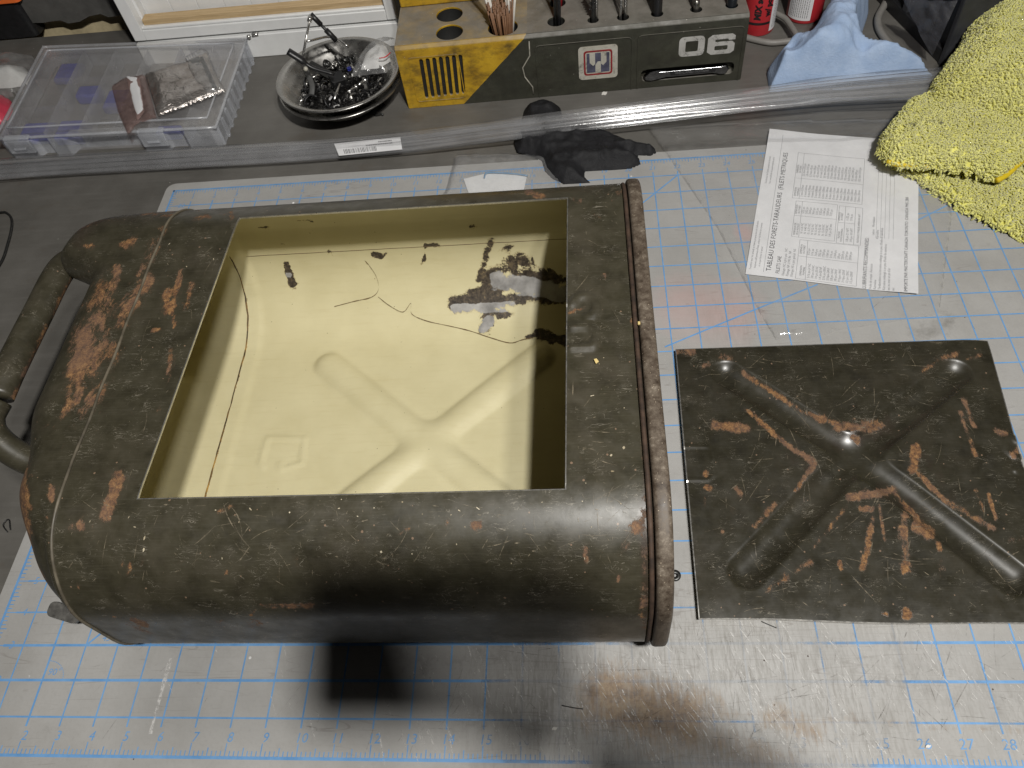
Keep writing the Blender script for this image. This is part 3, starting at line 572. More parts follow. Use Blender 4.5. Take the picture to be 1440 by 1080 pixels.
# weld seam round the shoulder
P = profile(-0.01, 0.3)
sx = XS + 0.015 * np.sin(P[:, 0] * 3)
CAN.part('weld_seam', tube(np.stack([sx, P[:, 0], P[:, 1]], -1), 0.042, 6, False, True), plain('worn_seam', (0.10, 0.085, 0.060), 0.5, 0, 0.6, 1.5))
# carrying handle
hd = CAN.part('handle', tube(spline([(2.3, 14.5, 4.3), (1.55, 14.25, 4.75), (1.28, 13.5, 5.0), (1.25, 11.5, 5.05), (1.22, 9.6, 5.05), (1.2, 8.6, 5.0)], 8), 0.43, 16, flat=0.85), OLIVE, attrs=None)
Vh = np.array([v.co for v in hd.data.vertices]) / S + CAN.base; px, py = topx(Vh)
a = hd.data.attributes.new('rust', 'FLOAT', 'POINT'); a.data.foreach_set('value', field(px, py, [(108, 380, 20, 560, 7, 0.6), (85, 345, 95, 340, 5, 0.5)]).astype(np.float32))
CAN.part('handle_elbow', tube(spline([(1.15, 8.52, 4.85), (1.05, 8.0, 4.75), (1.3, 7.5, 4.5), (2.0, 7.1, 4.0), (3.2, 6.9, 3.4)], 8), [0.36 + 0.002 * k for k in range(33)], 16), OLIVE)
# spout cap lever that peeks out under the front shoulder
b0 = at(70, 865, 1.0)
CAN.part('cap_lever', xf(prism(rpoly(-0.42, 0.6, -0.22, 0.22, 0.16), -0.07, 0.07), (b0[0] + 0.35, b0[1] + 0.1, 1.0), (0.3, 0.1, -0.25)), plain('worn_lever_steel', (0.13, 0.125, 0.115), 0.5, 0.5, 0.4, 5), bevel=0.04, smooth=False)
CAN.part('spout_neck', tube([(4.1, 4.6, 1.9), (3.4, 4.1, 1.7)], 0.8, 20), OLIVE)

# scratches: thin worn ribbons lying on the painted sheet
def zsurf(Y):
    z = np.where(Y < YF + RB, H - RB + np.sqrt(np.clip(RB ** 2 - (YF + RB - Y) ** 2, 0, None)), H); return np.where(Y > YB - RB, H - RB + np.sqrt(np.clip(RB ** 2 - (Y - YB + RB) ** 2, 0, None)), z)
def ribbons(n, sample, length, width, surf, ok, rng, bend=0.25, lift=0.022):
    V = []; Fc = []
    for _ in range(n):
        x, y, a = sample(rng); L_ = length(rng); w_ = width(rng); m_ = 7; c = rng.normal(0, bend); k = len(V); pts = []
        for i in range(m_):
            s = (i / (m_ - 1) - 0.5) * L_; aa = a + c * s; pts.append((x + s * math.cos(aa), y + s * math.sin(aa)))
        if not all(ok(*p) for p in pts): continue
        for i, (u, v) in enumerate(pts):
            ww = w_ * (1 - abs(2 * i / (m_ - 1) - 1) ** 3) * (0.6 + 0.8 * rng.random()); qx, qy = -math.sin(a) * ww / 2, math.cos(a) * ww / 2
            for sg in (1, -1):
                X, Y = u + sg * qx, v + sg * qy; V.append((X, Y, float(surf(X, Y)) + lift))
        Fc += [(k + 2 * i, k + 2 * i + 1, k + 2 * i + 3, k + 2 * i + 2) for i in range(m_ - 1)]
    return np.array(V), Fc
m = Mat('scratch_mark', 0.5); m.set(col=m.ramp(m.noise(1.5, 4), [(0.35, (0.10, 0.085, 0.058)), (0.6, (0.27, 0.225, 0.155))]), alpha=m.ramp(m.noise(8, 5, 0.7), [(0.38, 0.0), (0.6, 0.7)])); SCR = m.m
m = Mat('chip_mark', 0.5); m.set(col=m.ramp(m.noise(1.5, 4), [(0.4, (0.26, 0.21, 0.13)), (0.6, (0.50, 0.44, 0.32))])); CHM = m.m
rg = np.random.default_rng(5)
def ok_can(x, y): return 5.7 < x < 19.1 and 2.75 < y < 15.5 and not (xl(y) - 0.12 < x < xr(y) + 0.12 and CY0 - 0.1 < y < CY1 + 0.1)
def smp(r):
    q = r.random()
    if q < 0.62: return 5.8 + 13.2 * r.random(), 2.8 + 1.9 * r.random() ** 0.8, r.choice([0.0, 0.1, -0.5, 0.9, 1.6, 2.4]) + r.normal(0, 0.35)
    if q < 0.9: return 17.7 + 1.5 * r.random(), 3.0 + 12 * r.random(), r.choice([0.0, 1.5, 0.8]) + r.normal(0, 0.4)
    return 5.8 + 1.7 * r.random(), 4 + 10 * r.random(), 1.4 + r.normal(0, 0.4)
sf = lambda x, y: zsurf(np.array(y))
CAN.part('scratches', ribbons(420, smp, lambda r: 0.08 + 0.9 * r.random() ** 4, lambda r: 0.008 + 0.018 * r.random() ** 2, sf, ok_can, rg), SCR, smooth=False, kind='stuff')
CAN.part('paint_chips', ribbons(48, smp, lambda r: 0.02 + 0.09 * r.random() ** 3, lambda r: 0.02 + 0.03 * r.random() ** 2, sf, ok_can, rg, 0.2, 0.026), CHM, smooth=False, kind='stuff')
# cracks in the lining, laid on the floor of the can
m = Mat('crack_line', 0.7); m.set(col=(0.13, 0.085, 0.035), alpha=m.ramp(m.noise(6, 4), [(0.3, 0.35), (0.55, 1.0)])); CRK = m.m
CR = [[(345, 349), (420, 340), (470, 345), (505, 360), (522, 376), (531, 392), (532, 408), (522, 418), (500, 424), (470, 430)], [(532, 418), (548, 430), (566, 438), (578, 426), (579, 442), (600, 451), (632, 458), (660, 465), (690, 474), (715, 482), (735, 478), (750, 474)], [(470, 357), (510, 362), (560, 350), (577, 344)], [(640, 335), (650, 337), (690, 336), (790, 333)], [(330, 338), (380, 341), (560, 336)]]
V = []; Fc = []
def zfl(X, Y):
    zc, r = 0.11 + RB - 0.05, RB - 0.05; yb = YB - TH - r; return 0.112 if Y < yb else zc - math.sqrt(max(0, r * r - (min(Y, YB - TH - 0.02) - yb) ** 2))
def onfloor(x, y):
    z = 0.12
    for _ in range(14): p = at(x, y, z); z = 0.6 * z + 0.4 * min(zfl(p[0], p[1]), 3.2)
    return at(x, y, z + 0.03)
for l in CR[:3]:
    l2 = spline([(x + rg.normal(0, 0.6), y + rg.normal(0, 0.6), 0) for x, y in l], 5); k = len(V)
    for i, q in enumerate(l2):
        wd = 0.4 + 0.45 * rg.random(); V += [onfloor(q[0], q[1] - wd), onfloor(q[0], q[1] + wd)]
    Fc += [(k + 2 * i, k + 2 * i + 1, k + 2 * i + 3, k + 2 * i + 2) for i in range(len(l2) - 1)]
CAN.part('lining_cracks', (np.array(V), Fc), CRK, smooth=False, kind='stuff')

# knife marks and chalky scuffs on the mat
m = Mat('knife_mark', 0.7); m.set(col=(0.085, 0.072, 0.060), alpha=m.ramp(m.noise(5, 5, 0.7), [(0.42, 0.0), (0.66, 0.42)])); KNF = m.m
m = Mat('chalk_scuff', 0.8); m.set(col=(0.62, 0.61, 0.59), alpha=m.ramp(m.noise(9, 6, 0.8), [(0.42, 0.0), (0.55, 0.8)])); CHK = m.m
zm = lambda x, y: 0.0
okm = lambda x, y: -0.3 < x < 35 and -0.3 < y < 23 and not (2.5 < x < 20 and 3.2 < y < 16.2)
def smm(r):
    q = r.random()
    if q < 0.5: return r.normal(20, 5.0), r.normal(1.6, 1.3), r.choice([0.0, 0.02, 1.2, 2.2, 0.95]) + r.normal(0, 0.10)
    if q < 0.75: return 20 + 14 * r.random(), 3.4 * r.random(), r.choice([0.0, 1.3, 2.0]) + r.normal(0, 0.25)
    return 35 * r.random(), 23 * r.random(), r.choice([0.0, 1.57]) + r.normal(0, 0.4)
MATT.part('knife_marks', ribbons(520, smm, lambda r: 0.2 + 2.2 * r.random() ** 3, lambda r: 0.007 + 0.013 * r.random() ** 2, zm, okm, np.random.default_rng(31), 0.03, 0.0125), KNF, smooth=False, kind='stuff')
MATT.part('scuffs', ribbons(520, lambda r: (r.normal(21, 5), r.normal(1.8, 1.2), 2.05 + r.normal(0, 0.12)), lambda r: 0.15 + 0.9 * r.random() ** 2, lambda r: 0.012 + 0.022 * r.random() ** 2, zm, okm, np.random.default_rng(32), 0.03, 0.0135), CHK, smooth=False, kind='stuff')
a_, b_ = at(240, 926, 0.014), at(211, 1032, 0.014); qq = np.linspace(0, 1, 14); wv_ = 0.03 + 0.05 * VN(qq * 9, qq)
pp = a_ + (b_ - a_) * qq[:, None]; V = np.concatenate([np.stack([pp[:, 0] - wv_, pp[:, 1], pp[:, 2]], -1), np.stack([pp[:, 0] + wv_, pp[:, 1], pp[:, 2]], -1)]); MATT.part('chalk_streak', (V, [(i, i + 14, i + 15, i + 1) for i in range(13)]), CHK, smooth=False)

# ------------------------------------------------------------------ cut-out panel
PZ = 0.30
c4 = [at(951, 491, PZ)[:2], at(1390, 477, PZ)[:2], at(1503, 877, PZ)[:2], at(984, 869, PZ)[:2]]
PC = at(1203, 640, PZ)[:2]; PE = [at(x, y, PZ)[:2] for x, y in ((1022, 525), (1343, 524), (1050, 803), (1424, 812))]
PL = [[(958, 628), (995, 628), (1002, 634), (1004, 668), (996, 675), (960, 675)]]
PLS = [[(1442, 640), (1428, 640), (1418, 632), (1416, 620), (1422, 612), (1432, 618)], [(1430, 660), (1450, 660)]]
PL = [[at(x, y, PZ)[:2] for x, y in l] for l in PL]; PLS = [[at(x, y, PZ)[:2] for x, y in l] for l in PLS]
nu, nv = 190, 170; uu, vv = np.meshgrid(np.linspace(0, 1, nu), np.linspace(0, 1, nv), indexing='ij')
TLc, TRc, BRc, BLc = [np.array(c) for c in c4]
XY = (TLc * (1 - uu[..., None]) + TRc * uu[..., None]) * (1 - vv[..., None]) + (BLc * (1 - uu[..., None]) + BRc * uu[..., None]) * vv[..., None]
X_, Y_ = XY[..., 0], XY[..., 1]
Y_ += 0.05 * np.sin(uu * 9) * vv * (vv > 0.9) * (vv - 0.9) * 10 * 0.6
Z_ = PZ - xgroove(X_, Y_, PC, PE, 0.53, 0.25, 0.16) + poly_emb(X_, Y_, PL, 0.085, 0.026) + emboss(X_, Y_, PLS, 0.15, 0.05) + 0.06 * (VN.fbm(X_, Y_, 0.25) - 0.5) - 0.03 * np.clip((np.abs(vv - 0.5) - 0.42) / 0.08, 0, 1) ** 2 - 0.10 * np.clip((uu - 0.9) / 0.1, 0, 1) ** 2
topV = np.stack([X_, Y_, Z_], -1).reshape(-1, 3)
Fc = [(i * nv + j, i * nv + j + 1, (i + 1) * nv + j + 1, (i + 1) * nv + j) for i in range(nu - 1) for j in range(nv - 1)]
PRUST = [(1005, 598, 1050, 602, 9, 0.75), (1052, 578, 1110, 628, 5, 0.62), (1110, 628, 1145, 650, 6, 0.7), (1146, 652, 1118, 690, 5, 0.6), (1045, 525, 1130, 580, 5, 0.5), (1130, 580, 1200, 605, 6, 0.55), (1180, 600, 1240, 600, 11, 0.6), (1200, 615, 1206, 620, 8, 0.75), (1288, 630, 1284, 660, 10, 0.75), (1284, 660, 1330, 705, 5, 0.6), (1330, 705, 1400, 745, 7, 0.45),
         (1195, 700, 1255, 690, 8, 0.65), (1255, 690, 1290, 730, 6, 0.6), (1212, 716, 1226, 716, 7, 0.75), (1227, 730, 1213, 800, 6, 0.65), (1236, 710, 1244, 760, 4, 0.5), (1272, 725, 1274, 800, 9, 0.55), (1272, 725, 1272, 800, 4, 0.6), (1290, 740, 1306, 750, 11, 0.75), (1320, 765, 1322, 772, 5, 0.75), (1181, 790, 1183, 800, 4, 0.7), (1274, 858, 1276, 865, 8, 0.8), (1325, 790, 1327, 800, 6, 0.3),
         (1355, 560, 1370, 600, 5, 0.6), (1350, 580, 1372, 640, 5, 0.6), (952, 494, 975, 494, 8, 0.5), (1014, 502, 1024, 504, 8, 0.5), (985, 515, 997, 512, 6, 0.55), (992, 664, 992, 668, 5, 0.75), (992, 686, 998, 686, 5, 0.7), (1036, 686, 1040, 694, 6, 0.6), (992, 700, 992, 710, 4, 0.5), (1016, 746, 1016, 747, 4, 0.6), (1320, 505, 1345, 498, 6, 0.5), (1300, 520, 1315, 510, 4, 0.45), (1360, 505, 1378, 500, 5, 0.45), (1415, 610, 1400, 605, 6, 0.5), (1436, 628, 1425, 640, 7, 0.7),
         (1390, 695, 1400, 730, 4, 0.6), (1372, 690, 1385, 720, 4, 0.55), (1145, 770, 1200, 700, 5, 0.42), (1080, 830, 1140, 790, 6, 0.4), (1240, 862, 1246, 864, 4, 0.6), (1060, 740, 1090, 710, 6, 0.38), (1420, 760, 1440, 760, 8, 0.35)]
px, py = topx(topV); k = len(topV)
PAN = Thing('cut_panel', (26, 8.2, 0.0), 'square steel sheet cut from the can with a pressed cross', 'steel panel')
PAN.part('sheet', (topV, Fc), OLIVE2, attrs={'rust': field(px, py, [(a, b, c, d, e, f + 0.1) for a, b, c, d, e, f in PRUST]), 'dark': field(px, py, [(1180, 620, 1250, 600, 26, 0.45), (1240, 690, 1300, 720, 24, 0.4), (1110, 640, 1140, 660, 14, 0.4), (1300, 640, 1340, 700, 14, 0.35)])})
bd = [i * nv for i in range(nu)] + [(nu - 1) * nv + j for j in range(1, nv)] + [i * nv + nv - 1 for i in range(nu - 2, -1, -1)] + [j for j in range(nv - 2, 0, -1)]
E0 = topV[bd]; cc_ = E0.mean(0); o_ = (E0 - cc_); o_[:, 2] = 0; o_ /= np.linalg.norm(o_, axis=1)[:, None]
E1 = E0 + o_ * 0.032; E2 = E1 - np.array([0, 0, 0.05]); q = len(bd); V = np.concatenate([E0, E1, E2])
PAN.part('cut_edge', (V, [(k, (k + 1) % q, q + (k + 1) % q, q + k) for k in range(q)] + [(q + k, q + (k + 1) % q, 2 * q + (k + 1) % q, 2 * q + k) for k in range(q)]), CUT, smooth=False)
und = topV - np.array([0, 0, 0.05]); PAN.part('underside', (und, [tuple(reversed(f)) for f in Fc]), CREAM)
from mathutils.kdtree import KDTree
kd = KDTree(len(topV)); [kd.insert(Vector((p[0], p[1], 0)), i) for i, p in enumerate(topV)]; kd.balance()
psurf = lambda x, y: topV[kd.find(Vector((float(x), float(y), 0)))[1], 2]
ok_p = lambda x, y: TLc[0] + 0.1 < x < 29.9 and 3.7 < y < 12.8
PAN.part('scratches', ribbons(300, lambda r: (21.1 + 9 * r.random(), 3.7 + 9 * r.random(), r.choice([0.0, 0.8, 0.75, 2.2, 1.5, 0.1]) + r.normal(0, 0.35)), lambda r: 0.15 + 1.3 * r.random() ** 3, lambda r: 0.010 + 0.016 * r.random(), psurf, ok_p, rg, 0.12, 0.014), SCR, smooth=False, kind='stuff')

# ------------------------------------------------------------------ tool rack at the back
RK0 = np.array([10.12, 27.88, TZ]); AX = np.array([25.36 - 10.12, 0.36, 0.0]); WK = np.linalg.norm(AX); AX /= WK; AYH = np.cross([0, 0, 1], AX); HK = 2.98 - TZ
RP = lambda a, b, h: tuple(RK0 + AX * a + AYH * b + np.array([0, 0, h]))            # a along the front, b to the back, h up
def rinv(p): d = np.asarray(p) - RK0; return float(d @ AX), float(d @ AYH), float(d[2])
m = Mat('rack_paint', 0.55)
o = m.sep(); dsp = m.math('ADD', o[0], m.math('MULTIPLY', o[2], -1.03))
wb = m.math('ADD', dsp, m.math('MULTIPLY', m.noise(3, 4), 0.10))
RKB = np.array([18, 29.5, TZ])
yel = m.math('LESS_THAN', wb, 12.66 - RKB[0] + 0.12 - 0.0 * TZ)
ycol = m.ramp(m.noise(1.2, 7, 0.65), [(0.3, (0.36, 0.20, 0.010)), (0.65, (0.52, 0.32, 0.018))])
ocol = m.ramp(m.noise(1.0, 7, 0.65), [(0.3, (0.022, 0.022, 0.015)), (0.7, (0.050, 0.050, 0.035))])
c_ = m.mix(yel, ocol, ycol)
c_ = m.mix(m.math('MULTIPLY', m.step(m.noise(1.0, 8, 0.7, vec=m.scaled((1, 1, 1.6))), 0.47, 0.70), 0.8), c_, (0.022, 0.019, 0.014))
geo = m.t.nodes.new('ShaderNodeNewGeometry'); sz = m.t.nodes.new('ShaderNodeSeparateXYZ'); m.t.links.new(geo.outputs['Normal'], sz.inputs[0])
dust = m.math('MULTIPLY', m.step(sz.outputs[2], 0.55, 0.85), m.ramp(m.noise(0.8, 7, 0.65), [(0.30, 0.60), (0.6, 0.97)]))
c_ = m.mix(dust, c_, m.ramp(m.noise(1.3, 6, 0.7), [(0.3, (0.15, 0.138, 0.118)), (0.7, (0.225, 0.21, 0.185))]))
c_ = m.mix(m.math('MULTIPLY', m.math('LESS_THAN', m.voro(3.2), 0.05), m.step(m.noise(1.5, 2), 0.5, 0.56)), c_, (0.55, 0.52, 0.46))
m.set(col=c_, rough=m.ramp(m.noise(1.5, 5), [(0.3, 0.42), (0.7, 0.7)])); m.bump(m.noise(2.5, 6), 0.25, 0.04); RACKM = m.m
RACK = Thing('tool_rack', RKB, 'long yellow and olive tool rack with the number 06 and round emblem holes on top', 'tool rack')
RACK.o['label'] = 'long yellow and olive tool rack marked 06 with holes in its top'
holes = []
HZ = 2.98
def hole_at(x, y, r): p = rinv(at(x, y, HZ)); return (p[0], p[1], r)
HO = [hole_at(632, 20, .60), hole_at(632, 45, .60), hole_at(707, 38, .66), hole_at(782, 30, .38), hole_at(784, 4, .36), hole_at(834, 28, .24), hole_at(876, 24, .26), hole_at(924, 19, .26), hole_at(979, 13, .25), hole_at(1029, 7, .26)]
DEPTH = 4.2
top = prism([(0.10, 0.16), (WK - 0.10, 0.16), (WK - 0.10, DEPTH), (0.10, DEPTH)], HK - 1.6, HK, [circ(a, b, r, 28) for a, b, r in HO], RP)
SL = []                                     # seven grille slots, slightly slanted capsules on the front
for k in range(7):
    a0 = rinv(aty(592 + k * 9.2, 86 + (-.9) * k, 27.9)); a1 = rinv(aty(600 + k * 8.6, 136 - 1.0 * k, 27.9)); P = []
    ang = math.atan2(a1[2] - a0[2], a1[0] - a0[0]); r = 0.085
    for e, c0 in ((1, a1), (-1, a0)):
        for q in range(7): t = ang + (math.pi / 2) * (-1 + 2 * q / 6) + (0 if e > 0 else math.pi); P.append((c0[0] + r * math.cos(t), c0[2] + r * math.sin(t)))
    SL.append(P)
WR0 = rinv(aty(908, 99, 27.95)); WR1 = rinv(aty(1026, 90, 28.2))
recess = rpoly(WR0[0] - 0.18, WR1[0] + 0.22, 0.36, 0.93, 0.22)
front = prism(rpoly(0, WK, 0.0, HK - 0.14, 0.06, 2), 0, 0.35, SL + [recess], lambda a, b, h: RP(a, h, b))
cham = prism([(0, HK - 0.14), (0.14, HK), (0.14, HK - 0.5), (0.35, HK - 0.5), (0.35, 0.0), (0.30, HK - 0.14)][:3] + [(0.14, HK - 0.14)], 0.0, WK, m=lambda a, b, h: RP(h, a, b))
body = join(front, xf(box(0, 1, 0, 1, 0, 1)), cham)
def rbox(a0, a1, b0, b1, h0, h1): g = box(a0, a1, b0, b1, h0, h1); return np.array([RP(*p) for p in g[0]]), g[1]
body = join(front, cham, rbox(0, 0.11, 0.15, DEPTH, 0, HK - 0.002), rbox(WK - 0.11, WK, 0.15, DEPTH, 0, HK - 0.002), rbox(0.11, WK - 0.11, 0.36, DEPTH - 0.01, 0, 0.25), rbox(0.11, WK - 0.11, 0.30, 0.36, 0.0, HK - 0.55), rbox(0.11, WK - 0.11, DEPTH, DEPTH + 0.1, 0, HK))
RACK.part('base', body, RACKM, smooth=False, bevel=0.03)
RACK.part('top', top, RACKM, smooth=False, bevel=0.03)
t0 = rinv(at(560, 12, HZ))
RACK.part('upper_tier', rbox(0.02, WK, t0[1], t0[1] + 3.0, HK + 0.003, HK + 2.4), RACKM, smooth=False, bevel=0.06)
# raised outlines on the front
def outline(poly, w_=0.045, d_=0.03):
    P = np.array(poly); c = P.mean(0); ins = P + (c - P) / np.linalg.norm(c - P, axis=1)[:, None] * w_; return prism(poly, -d_, 0.004, [ins.tolist()], lambda a, b, h: RP(a, h, b))
def fpt(x, y): p = rinv(aty(x, y, 27.88 + 0.36 * ((x - 575) / 467))); return (p[0], p[2])
G0, G1 = fpt(574, 82), fpt(660, 140)
RACK.part('grille_frame', outline(rpoly(G0[0] - 0.05, G1[0] - 0.15, G1[1] + 0.1, G0[1], 0.15)), RACKM, smooth=False)
E0_, E1_ = fpt(748, 62), fpt(888, 128)
EP = rpoly(E0_[0] + 0.1, E1_[0], E1_[1] - 0.1, E0_[1] - 0.1, 0.22)
RACK.part('panel_outline', outline(EP, 0.05), RACKM, smooth=False)
N0, N1 = fpt(897, 47), fpt(1036, 112)
RACK.part('panel_outline', outline(rpoly(N0[0], N1[0] + 0.05, N1[1] - 0.18, N0[1] - 0.1, 0.22), 0.05), RACKM, smooth=False)
zz = [fpt(744, 58), fpt(745, 78), fpt(735, 95), fpt(738, 108), fpt(749, 122), fpt(750, 132)]
SILV = plain('worn_bright_edge', (0.34, 0.32, 0.27), 0.45, 0, 0.4, 3)
RACK.part('seam_strip', tube([RP(a, -0.015, b) for a, b in zz], 0.03, 6), SILV)
# emblem plate: cream border, red rounded ring, blue and cream bars
ec = fpt(841, 87.5); ew = 1.72; eh = 1.6
m = Mat('worn_plate', 0.45, 0.2); m.set(col=m.mix(m.math('MULTIPLY', m.step(m.noise(2.2, 8, 0.75), 0.52, 0.68), 0.85), m.ramp(m.noise(1.5, 4), [(0.3, (0.46, 0.43, 0.36)), (0.7, (0.56, 0.54, 0.48))]), (0.05, 0.045, 0.035))); PLATE = m.m
def fr(geo2, h0, h1, holes=()): return prism([(ec[0] + a, ec[1] + b) for a, b in geo2], h0, h1, [[(ec[0] + a, ec[1] + b) for a, b in h] for h in holes], lambda a, b, h: RP(a, -h, b))
RACK.part('emblem_plate', fr(rpoly(-ew / 2, ew / 2, -eh / 2, eh / 2, 0.16), 0.0, 0.03), PLATE, smooth=False)
RED2 = plain('emblem_red', (0.24, 0.02, 0.022), 0.5, 0, 0.25, 4); BLU2 = plain('emblem_blue', (0.075, 0.075, 0.115), 0.5, 0, 0.35, 4)
RACK.part('emblem_ring', fr(rpoly(-0.63, 0.63, -0.60, 0.60, 0.13), 0.03, 0.038, [rpoly(-0.555, 0.555, -0.525, 0.525, 0.09)]), RED2, smooth=False)
RACK.part('emblem_field', fr(rpoly(-0.50, 0.50, -0.47, 0.47, 0.02), 0.03, 0.036), BLU2, smooth=False)
bars = join(fr([(-0.37, 0.47), (-0.37, 0.0), (-0.24, -0.13), (-0.13, -0.03), (-0.13, 0.47)], 0.036, 0.042), fr([(0.13, 0.47), (0.13, -0.03), (0.24, -0.13), (0.37, 0.0), (0.37, 0.47)], 0.036, 0.042), fr([(-0.13, -0.08), (0.0, 0.08), (0.13, -0.08), (0.13, -0.47), (-0.13, -0.47)], 0.036, 0.042))
bars = join(*[fr(p, 0.036, 0.042) for p in ([(-0.37, 0.47), (-0.37, 0.02), (-0.22, -0.14), (-0.13, -0.05), (-0.13, 0.47)], [(0.13, 0.47), (0.13, -0.05), (0.22, -0.14), (0.37, 0.02), (0.37, 0.47)], [(-0.12, -0.10), (-0.02, 0.06), (0.12, 0.06), (0.12, -0.47), (-0.12, -0.47)])])
RACK.part('emblem_bars', bars, PLATE, smooth=False)
# number 06, wide squared digits with worn paint
m = Mat('worn_white_paint', 0.6); m.set(col=m.ramp(m.noise(1.5, 5), [(0.3, (0.36, 0.35, 0.33)), (0.7, (0.50, 0.49, 0.47))]), alpha=m.ramp(m.noise(2.2, 9, 0.78), [(0.36, 0.15), (0.47, 0.95)])); WPAINT = m.m
c0, c1 = fpt(973, 65), fpt(1014, 62)
def at2(c, P): return [(c[0] + a, c[1] + b) for a, b in P]
RACK.part('digit', prism(at2(c0, rpoly(-0.56, 0.54, -0.46, 0.46, 0.2, 4)), 0.0, 0.012, [at2(c0, rpoly(-0.28, 0.26, -0.25, 0.25, 0.06, 3))], lambda a, b, h: RP(a, -h - 0.003, b)), WPAINT, smooth=False)
six = [(-0.40, -0.46), (0.42, -0.46), (0.58, -0.34), (0.58, 0.0), (0.46, 0.12), (-0.26, 0.12), (-0.26, 0.24), (0.30, 0.24), (0.30, 0.18), (0.58, 0.18), (0.58, 0.36), (0.44, 0.46), (-0.40, 0.46), (-0.58, 0.32), (-0.58, -0.32)]
RACK.part('digit', prism(at2(c1, six), 0.0, 0.012, [at2(c1, rpoly(-0.27, 0.29, -0.27, -0.06, 0.05, 3))], lambda a, b, h: RP(a, -h - 0.003, b)), WPAINT, smooth=False)
# chromed clasp bar lying in the front recess, with faint lettering
CHR = plain('dark_chrome', (0.16, 0.16, 0.165), 0.16, 1.0, 0.3, 6)
cb = ((WR0[0] + WR1[0]) / 2, 0.645)
bar = [(-1.85, -0.20), (-1.6, -0.25), (-1.25, -0.20), (-0.9, -0.13), (1.1, -0.12), (1.4, -0.2), (1.72, -0.2), (1.85, 0.0), (1.72, 0.2), (1.4, 0.17), (-0.9, 0.17), (-1.3, 0.22), (-1.7, 0.18), (-1.9, 0.0)]
clasp = RACK.part('clasp_bar', prism([(cb[0] + a, cb[1] + b) for a, b in bar], -0.10, 0.10, m=lambda a, b, h: RP(a, -h, b)), CHR, smooth=False, bevel=0.05)
RACK.part('grip', prism([(cb[0] + a, cb[1] + b) for a, b in rpoly(-0.75, 1.25, -0.04, 0.16, 0.05)], 0.10, 0.125, m=lambda a, b, h: RP(a, -h, b)), BLACKP, smooth=False)
tx = text2d('WEYLAND-YUTANI', 0.17, 0.1); RACK.part('grip_lettering', (np.array([RP(cb[0] + 0.2 + a, -0.128, cb[1] + 0.06 + b) for a, b, _ in tx[0]]), tx[1]), plain('grip_ink', (0.16, 0.16, 0.16), 0.6), smooth=False)

HOLE_SHADE = plain('painted_hole_shade', (0.010, 0.010, 0.009), 0.8)
for a, b, r in HO: RACK.part('hole_shade_cup', (lambda g: (np.array([RP(*p) for p in g[0]]), g[1]))(lathe([(r - 0.015, HK - 0.07), (r - 0.02, HK - 1.7), (0.001, HK - 1.7)], (a, b, 0), 24)), HOLE_SHADE)  # added black cups: the shade down the holes put into colour
RACK.part('slot_shade_sheet', rbox(G0[0] - 0.1, G1[0] + 0.1, 0.10, 0.28, 0.3, HK - 0.4), HOLE_SHADE, smooth=False)  # added black sheet standing in for the shade inside the grille slots
# tools standing in the rack's holes
def hp(i): a, b, r = HO[i]; return np.array(RP(a, b, HK))
def rodtool(name, i, pts, rad, mat, label, cat, n=10):
    c = hp(i); T_ = Thing(name, c - [0, 0, 1.4], label, cat); T_.part('shaft', tube(spline([c + np.array(p) for p in pts], 4), rad, n), mat); return T_
t_ = Thing('pliers', hp(3) - [0, 0, 1.2], 'pliers with dark handles and red grip in rack, beside the sticks', 'pliers')
c = hp(3); t_.part('handle', tube([c + np.array((0.08, 0.0, -1.2)), c + np.array((0.16, 0.05, 0.8)), c + np.array((0.30, 0.2, 4.0))], 0.15, 12, flat=0.6), BLACKP)
t_.part('handle', tube([c + np.array((-0.05, 0.15, -1.2)), c + np.array((0.0, 0.25, 0.9)), c + np.array((0.02, 0.4, 4.0))], 0.12, 12, flat=0.6), GUNM)
c = hp(4); t_ = Thing('screwdriver', c - [0, 0, 1.3], 'tool with a red plastic grip standing in the rack', 'screwdriver'); t_.part('grip', tube([c + np.array((0.02, 0, -0.6)), c + np.array((0.02, 0.02, 1.2)), c + np.array((0.0, 0.1, 3.4))], [0.2, 0.24, 0.26], 12), REDP); t_.part('shaft', tube([c + np.array((0.02, 0, -1.3)), c + np.array((0.02, 0, -0.6))], 0.1, 10), GUNM)
t_ = rodtool('tweezers', 5, [(-0.02, 0, -1.3), (0.02, 0.02, 0.8), (0.1, 0.1, 4)], 0.09, GUNM, 'grey tweezers with notched edge in the rack, left of the bright pair', 'tweezers'); c = hp(5)
t_.part('arm', tube([c + np.array((0.12, 0.05, -1.3)), c + np.array((0.16, 0.08, 0.8)), c + np.array((0.2, 0.2, 4))], 0.075, 8), STEEL); t_.part('notched_edge', join(*[xf(box(-0.06, 0.06, -0.03, 0.03, -0.05, 0.05), c + np.array((-0.09, 0.05, 0.5 + 0.22 * k)), (0, 0.6, 0)) for k in range(6)]), GUNM, smooth=False)
t_ = rodtool('tweezers', 6, [(-0.13, 0, -1.3), (-0.08, 0.03, 0.8), (0.06, 0.15, 4)], 0.065, STEEL, 'bright steel tweezers with two slim arms standing in the rack', 'tweezers'); c = hp(6)
t_.part('arm', tube([c + np.array((0.12, 0, -1.3)), c + np.array((0.10, 0.02, 0.8)), c + np.array((0.12, 0.1, 4))], 0.085, 10), STEEL)
rodtool('file_tool', 7, [(0, 0, -1.3), (0.0, 0.03, 0.8), (0.02, 0.2, 4)], 0.21, BLACKP, 'thick matte black rod standing in the rack', 'file', 4)
